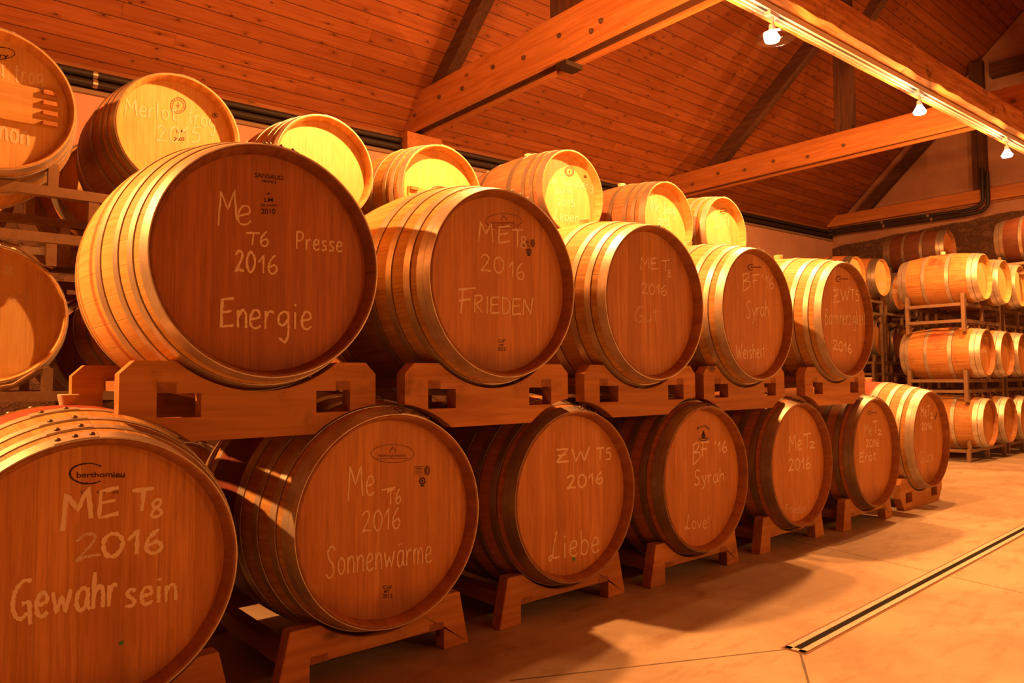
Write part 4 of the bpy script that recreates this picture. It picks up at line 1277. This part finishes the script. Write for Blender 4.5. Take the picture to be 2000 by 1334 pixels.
def steel_rack(x_end, yc, pitch, zu, zl, label, group, depth=0.72, base=False, saddles_up=True, saddles_down=True, hw=None, legs=False, tall=False):
    """a two-barrel stacking rack: rails, posts and bent saddle rods; x_end is its aisle side"""
    hw = hw or pitch / 2 + 0.30
    t = empty('barrel_rack', (x_end, yc, zl), label, 'barrel rack', group)
    ru, rl = zu - zl, 0.0
    e = 0.022

    def part(n, mb): return obj(n, mb.mesh(n, rack_m), t)
    for x in (0, -depth):
        part('rail', MB().box((x - 0.045, -hw, ru - e), (x, hw, ru + e)))
        if not base: part('rail', MB().box((x - 0.045, -hw, rl - e), (x, hw, rl + e)))
    for s_ in (-1, 1):
        part('side_rail', MB().box((-depth, s_ * hw - 0.02, ru - e + 0.003), (-0.045, s_ * hw + 0.02, ru + e - 0.003)))
        if not base: part('side_rail', MB().box((-depth, s_ * hw - 0.02, rl - e + 0.003), (-0.045, s_ * hw + 0.02, rl + e - 0.003)))
    for x in (-0.0225, -depth - 0.0225):
        for y in (-hw + 0.022, 0, hw - 0.022):
            if base: part('post', MB().box((x - 0.021, y - 0.022, -zl), (x + 0.021, y + 0.022, ru - e)))
            elif tall and y != 0: part('post', MB().box((x - 0.02, y - 0.024, rl - 0.135), (x + 0.0235, y + 0.024, ru + 0.14)))
            else: part('post', MB().box((x - 0.02, y - 0.022, rl + e), (x + 0.02, y + 0.022, ru - e)))
    if legs:
        for x in (-0.0225, -depth - 0.0225):
            for y in (-hw + 0.022, hw - 0.022):
                part('leg', MB().box((x - 0.02, y - 0.022, -zl), (x + 0.02, y + 0.022, rl - e)))
    for x in (-0.0225, -depth - 0.0225):
        for c in (-pitch / 2, pitch / 2):
            if saddles_up:
                for d_ in (-1, 1):
                    part('saddle_post', MB().box((x - 0.02, c + d_ * 0.235 - 0.02, ru + e), (x + 0.02, c + d_ * 0.235 + 0.02, ru + 0.125)))
                part('saddle_rod', MB().tube([(x, c - 0.245, ru + 0.128), (x, c - 0.20, ru + 0.118), (x, c - 0.11, ru + 0.052), (x, c, ru + 0.029), (x, c + 0.11, ru + 0.052), (x, c + 0.20, ru + 0.118), (x, c + 0.245, ru + 0.128)], 0.0075, 8))
            if saddles_down and not base:
                for d_ in (-1, 1):
                    part('saddle_post', MB().box((x - 0.02, c + d_ * 0.235 - 0.02, rl - 0.125), (x + 0.02, c + d_ * 0.235 + 0.02, rl - e)))
                part('saddle_rod', MB().tube([(x, c - 0.245, rl - 0.13), (x, c - 0.2, rl - 0.115), (x, c - 0.11, rl - 0.05), (x, c, rl - 0.03), (x, c + 0.11, rl - 0.05), (x, c + 0.2, rl - 0.115), (x, c + 0.245, rl - 0.13)], 0.0075, 8))
    return t


GC, GD = 'barrels on the third tier behind', 'barrels on the second tier of the racks behind'
C_POS = [(-3.68, 0.294, 2.279), (-3.866, 1.09, 2.35), (-3.835, 1.882, 2.314), (-3.706, 2.615, 2.257), (-3.529, 3.602, 2.38), (-3.385, 4.493, 2.279), (-3.386, 5.26, 2.283)]
CLAB = ['top left rack barrel with a wooden bar across its head, cut by the frame', 'rack barrel chalked Merlot trog 2015 with round seal, behind the biggest barrel', 'rack barrel with a blank pale head, no writing, in the third tier',
        'rack barrel with a horizontal bar across its pale head, under the first truss', 'rack barrel chalked Zw Goldberg with a round seal', 'rack barrel chalked Me Jung 2015 in the third tier', 'rack barrel chalked Stift at the far end of the third tier']
CST = ['plain', 'ruddy', 'plain', 'plain', 'ruddy', 'ruddy', 'brown']
CC = []
for i, p in enumerate(C_POS):
    CC.append(barrel(BAR, 'b', p, CLAB[i], stave=CST[i], head=head_new, group=GC, hoopm=(DK if CST[i] == 'ruddy' else LT), joint=1.45))
chalk(CC[0], BAR, [('trog', 27, 160, 84, 166, 36, 'strong', .008), ('t', 0, 150, 10, 152, 36, 'strong', .008), ('5', 13, 207, 32, 208, 28, 'strong', .010), ('non', -2, 272, 56, 284, 42, 'strong', .010)])
stamp(CC[0], BAR, [('ring', -4, 104, 33, 12, 0.003), ('text', 'Mercury', -22, 111, 9, 78, .06)], ink)
chalk(CC[1], BAR, [('Merlot', 244, 224, 344, 236, 32, 'mid', .006), ('trog', 366, 240, 420, 252, 32, 'mid', .006), ('2015', 306, 276, 392, 278, 30, 'mid', .006)])
stamp(CC[1], BAR, seal(348, 206, 15) + [('ring', 420, 225, 5, 4, .004)], ink_soft)
stamp(CC[1], BAR, [('text', 'C M', 352, 259, 6, 16), ('text', '2005', 350, 275, 7, 21), ('blob', 420, 225, 2, 2)], ink)
chalk(CC[4], BAR, [('Zw', 1069, 358, 1087, 359, 19, 'mid', .009), ('Goldberg', 1098, 360, 1158, 372, 17, 'mid', .008), ('Bütte', 1087, 380, 1116, 378, 14, 'mid', .008), ('2015', 1089, 402, 1123, 404, 13, 'mid', .008), ('Leben', 1081, 428, 1130, 434, 18, 'mid', .009)])
stamp(CC[4], BAR, seal(1112, 335, 9, .005) + [('blob', 1143, 345, 3, 3)], ink_soft)
chalk(CC[5], BAR, [('Me', 1271, 413, 1287, 413, 22, 'mid', .009), ('Jung', 1294, 416, 1318, 420, 20, 'mid', .009), ('2015', 1286, 439, 1306, 441, 12, 'mid', .009)])
chalk(CC[6], BAR, [('Stift', 1396, 444, 1425, 444, 24, 'mid', .010), ('Quellen', 1397, 480, 1438, 484, 14, 'faint', .009)])
stamp(CC[6], BAR, [('line', [(1407, 413), (1419, 413)], .008), ('ring', 1413, 412, 7, 5, .003)], ink_soft)

# wooden bars fixed across two of the heads
bar_m = timber('yellow pine bar', (0.74, 0.48, 0.17), (0.62, 0.36, 0.11), 'Y', 0.6, True)
for bi, (zc, wd, tiltx, ln) in ((0, (0.01, 0.165, 0.0, 0.262)), (3, (-0.06, 0.15, 0.0, 0.255))):
    t = CC[bi]
    me = MB().box((0.0, -ln + 0.02, zc - wd / 2), (0.018, ln - 0.02, zc + wd / 2)).mesh('head_bar', bar_m)
    hb = bevel(obj('head_bar', me, t, (-BAR.recess + 0.0005, 0, 0), (tiltx, 0, 0), 'yellow pine bar across the head'), 0.002)
    for sg in (-1, 1):
        for k in range(4 if bi == 0 else 2):
            zz = zc + wd / 2 - 0.014 - k * (wd - 0.028) / (3 if bi == 0 else 1)
            me = MB().box((0, sg * (ln - 0.055) - 0.028, zz - 0.01), (0.016, sg * (ln - 0.055) + 0.028, zz + 0.01)).mesh('wedge', oak_y)
            bevel(obj('wedge', me, hb, (0.0182, 0, 0)), 0.002)

D_POS = [(-3.838, 0.305, 1.377), (-3.87, 1.09, 1.39), (-3.83, 1.88, 1.38), (-3.71, 2.61, 1.37), (-3.55, 3.60, 1.38), (-3.42, 4.49, 1.37), (-3.42, 5.26, 1.37)]
DLAB = ['rack barrel at the left edge chalked with a small x'] + ['rack barrel in the shadow behind the barrel chalked %s' % s for s in ('Energie', 'Sonnenwärme', 'FRIEDEN', 'MET8 2016 with a striped head', 'Weisheit', 'Barmherzigkeit')]
DD = [barrel(BAR, 'b', p, DLAB[i], stave='brown' if i else 'plain', head=head_old if i else head_new, group=GD, hoopm=LT if i == 0 else DK) for i, p in enumerate(D_POS)]
chalk(DD[0], BAR, [('x', 8, 537, 27, 537, 30, 'strong', .012), ('r', 2, 590, 14, 590, 28, 'faint', .006), ('og', 22, 588, 54, 586, 28, 'faint', .006)])
F_POS = [(-3.86, 0.32, 0.47), (-3.86, 1.10, 0.47)]
for i, p in enumerate(F_POS):
    barrel(BAR, 'b', p, 'rack barrel on the bottom tier behind the %s large floor barrel' % ('first', 'second')[i], stave='brown', head=head_old, group='barrels on the bottom tier of the racks behind', hoopm=LT)

for i, (a, b) in enumerate(((0, 1), (2, 3), (4, 5))):
    yc = (C_POS[a][1] + C_POS[b][1]) / 2
    pit = C_POS[b][1] - C_POS[a][1]
    xe = (-3.77, -3.83, -3.52)[i]
    zu = (1.935, 1.885, 1.925)[i]
    nm = ('Merlot', 'blank-headed', 'Goldberg')[i]
    steel_rack(xe, yc, pit, zu, 1.725, 'galvanised steel rack between the tiers under the %s barrel' % nm, 'steel racks behind the front rows')
    steel_rack(xe - 0.02, yc, pit, 1.02, 0.83, 'galvanised steel rack on the second tier below the %s barrel' % nm, 'steel racks behind the front rows', legs=i > 0)
steel_rack(-3.49, 5.62, 0.76, 1.92, 1.725, 'galvanised steel rack under the barrel chalked Stift', 'steel racks behind the front rows')
steel_rack(-3.51, 5.62, 0.76, 1.02, 0.83, 'galvanised steel rack on the second tier below the Stift barrel', 'steel racks behind the front rows', legs=True)
steel_rack(-3.8, 0.71, 0.78, 0.115, 0.06, 'steel base rack on the floor behind the first two floor barrels', 'steel racks behind the front rows', base=True)

# ---- second row of racks behind (heads seen in the gaps)
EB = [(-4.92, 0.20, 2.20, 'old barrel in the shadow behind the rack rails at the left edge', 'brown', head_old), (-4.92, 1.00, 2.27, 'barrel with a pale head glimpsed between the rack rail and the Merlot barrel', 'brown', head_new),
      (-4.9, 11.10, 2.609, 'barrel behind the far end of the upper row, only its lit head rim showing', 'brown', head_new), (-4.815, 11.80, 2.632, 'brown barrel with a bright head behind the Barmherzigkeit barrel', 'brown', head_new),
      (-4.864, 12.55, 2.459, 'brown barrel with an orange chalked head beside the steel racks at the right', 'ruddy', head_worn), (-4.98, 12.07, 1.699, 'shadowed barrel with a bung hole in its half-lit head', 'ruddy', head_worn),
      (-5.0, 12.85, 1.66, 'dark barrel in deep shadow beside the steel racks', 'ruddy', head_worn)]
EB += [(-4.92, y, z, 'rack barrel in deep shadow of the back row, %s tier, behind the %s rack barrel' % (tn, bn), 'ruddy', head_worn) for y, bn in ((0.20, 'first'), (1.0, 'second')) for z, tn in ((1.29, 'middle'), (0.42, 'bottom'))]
EO = []
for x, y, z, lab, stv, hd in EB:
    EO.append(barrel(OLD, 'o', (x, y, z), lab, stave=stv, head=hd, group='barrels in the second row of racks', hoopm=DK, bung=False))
obj('bung_hole', MB().tube([(0, 0.0, 0), (0.002, 0.0, 0)], 0.032, 16).mesh('bung_hole', plain('dark hole', (0.01, 0.006, 0.004))), HEADS[EO[5].name], (0.0005, 0, 0.20), label='dark round bung hole')
chalk(EO[3], OLD, [('ME', 1716, 535, 1728, 536, 9, 'faint', .012), ('2015', 1716, 560, 1729, 561, 8, 'faint', .012)])
chalk(EO[4], OLD, [('MERT', 1742, 555, 1758, 557, 9, 'faint', .012), ('2015', 1744, 572, 1758, 573, 7, 'faint', .012)])
steel_rack(-5.0, 0.60, 0.80, 1.85, 1.66, 'shadowed steel rack of the second row at the left edge', 'steel racks of the second row', legs=True)
steel_rack(-4.95, 11.45, 0.70, 2.27, 2.07, 'dark steel rack under the barrel with the bright head at the right', 'steel racks of the second row', legs=True)
steel_rack(-4.98, 12.46, 0.78, 1.30, 1.12, 'dark steel rack under the half-lit barrel with the bung hole', 'steel racks of the second row', legs=True)
steel_rack(-4.98, 12.95, 0.80, 2.10, 1.92, 'dark steel rack under the orange chalked barrel', 'steel racks of the second row', legs=True)

# ---- racks at the right, end of the hall
RX = -3.05
rows = [(10.52, 11.36), (12.28, 13.12)]
RL = [['top', 2.335], ['middle', 1.37], ['bottom', 0.49]]
ORD = ['first', 'second', 'third', 'fourth']
for ti, (tn, z) in enumerate(RL):
    for ci, y in enumerate((10.52, 11.32, 12.05)):
        st = ['stained', 'used', 'used'][ci] if ti == 0 else ['stained', 'used', 'ruddy'][ci]
        if ti == 2: st = ['used', 'used', 'ruddy'][ci]
        lab = 'barrel on the %s tier of the right hand racks, %s from the left' % (tn, ORD[ci])
        o = barrel(OLD, 'o', (RX, y, z), lab, stave=st, head=head_new if ti == 0 else head_old, group='barrels in the right hand racks', hoopm=LT, bung=(ti == 0))
        if ti == 1 and ci == 0: chalk(o, OLD, [('F', 1914, 669, 1918, 669, 7, 'strong', .010), ('T7', 1923, 667, 1931, 668, 7, 'strong', .010), ('2016', 1914, 689, 1927, 688, 7, 'faint', .012)])
        if ti == 2 and ci == 0: chalk(o, OLD, [('T7', 1918, 803, 1925, 803, 6, 'strong', .010), ('2016', 1907, 827, 1919, 825, 8, 'strong', .012)])
        if ti == 2 and ci == 1: chalk(o, OLD, [('T7', 1957, 797, 1965, 798, 6, 'mid', .010), ('2016', 1951, 829, 1959, 828, 7, 'mid', .012)])
for ri, (yc, pit) in enumerate(((10.92, 0.80), (12.42, 0.74))):
    sd = ('left', 'right')[ri]
    gg = 'steel racks at the right'
    steel_rack(-3.20, yc, pit, 1.985, 1.775, 'upper steel rack of the %s hand stack at the right' % ('first', 'second')[ri], gg, depth=0.66, tall=True)
    steel_rack(-3.20, yc, pit, 1.018, 0.885, 'middle steel rack of the %s stack at the right' % ('first', 'second')[ri], gg, depth=0.66, tall=True)
    steel_rack(-3.20, yc, pit, 0.14, 0.06, 'low steel base rack of the %s stack at the right' % ('first', 'second')[ri], gg, depth=0.66, base=True)

# ---- red-brown barrels on the highest tier at the gable wall
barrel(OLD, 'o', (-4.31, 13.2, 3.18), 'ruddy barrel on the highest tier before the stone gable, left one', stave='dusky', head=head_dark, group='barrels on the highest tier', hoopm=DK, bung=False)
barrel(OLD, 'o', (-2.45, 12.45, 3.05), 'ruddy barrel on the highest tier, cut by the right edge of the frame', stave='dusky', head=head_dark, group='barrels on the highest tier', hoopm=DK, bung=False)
steel_rack(-4.4, 13.5, 0.78, 2.80, 2.62, 'steel rack under the left ruddy barrel of the highest tier', 'steel racks of the highest tier', legs=True)
steel_rack(-2.6, 12.85, 0.80, 2.67, 2.53, 'steel rack under the right ruddy barrel of the highest tier', 'steel racks of the highest tier', legs=True)
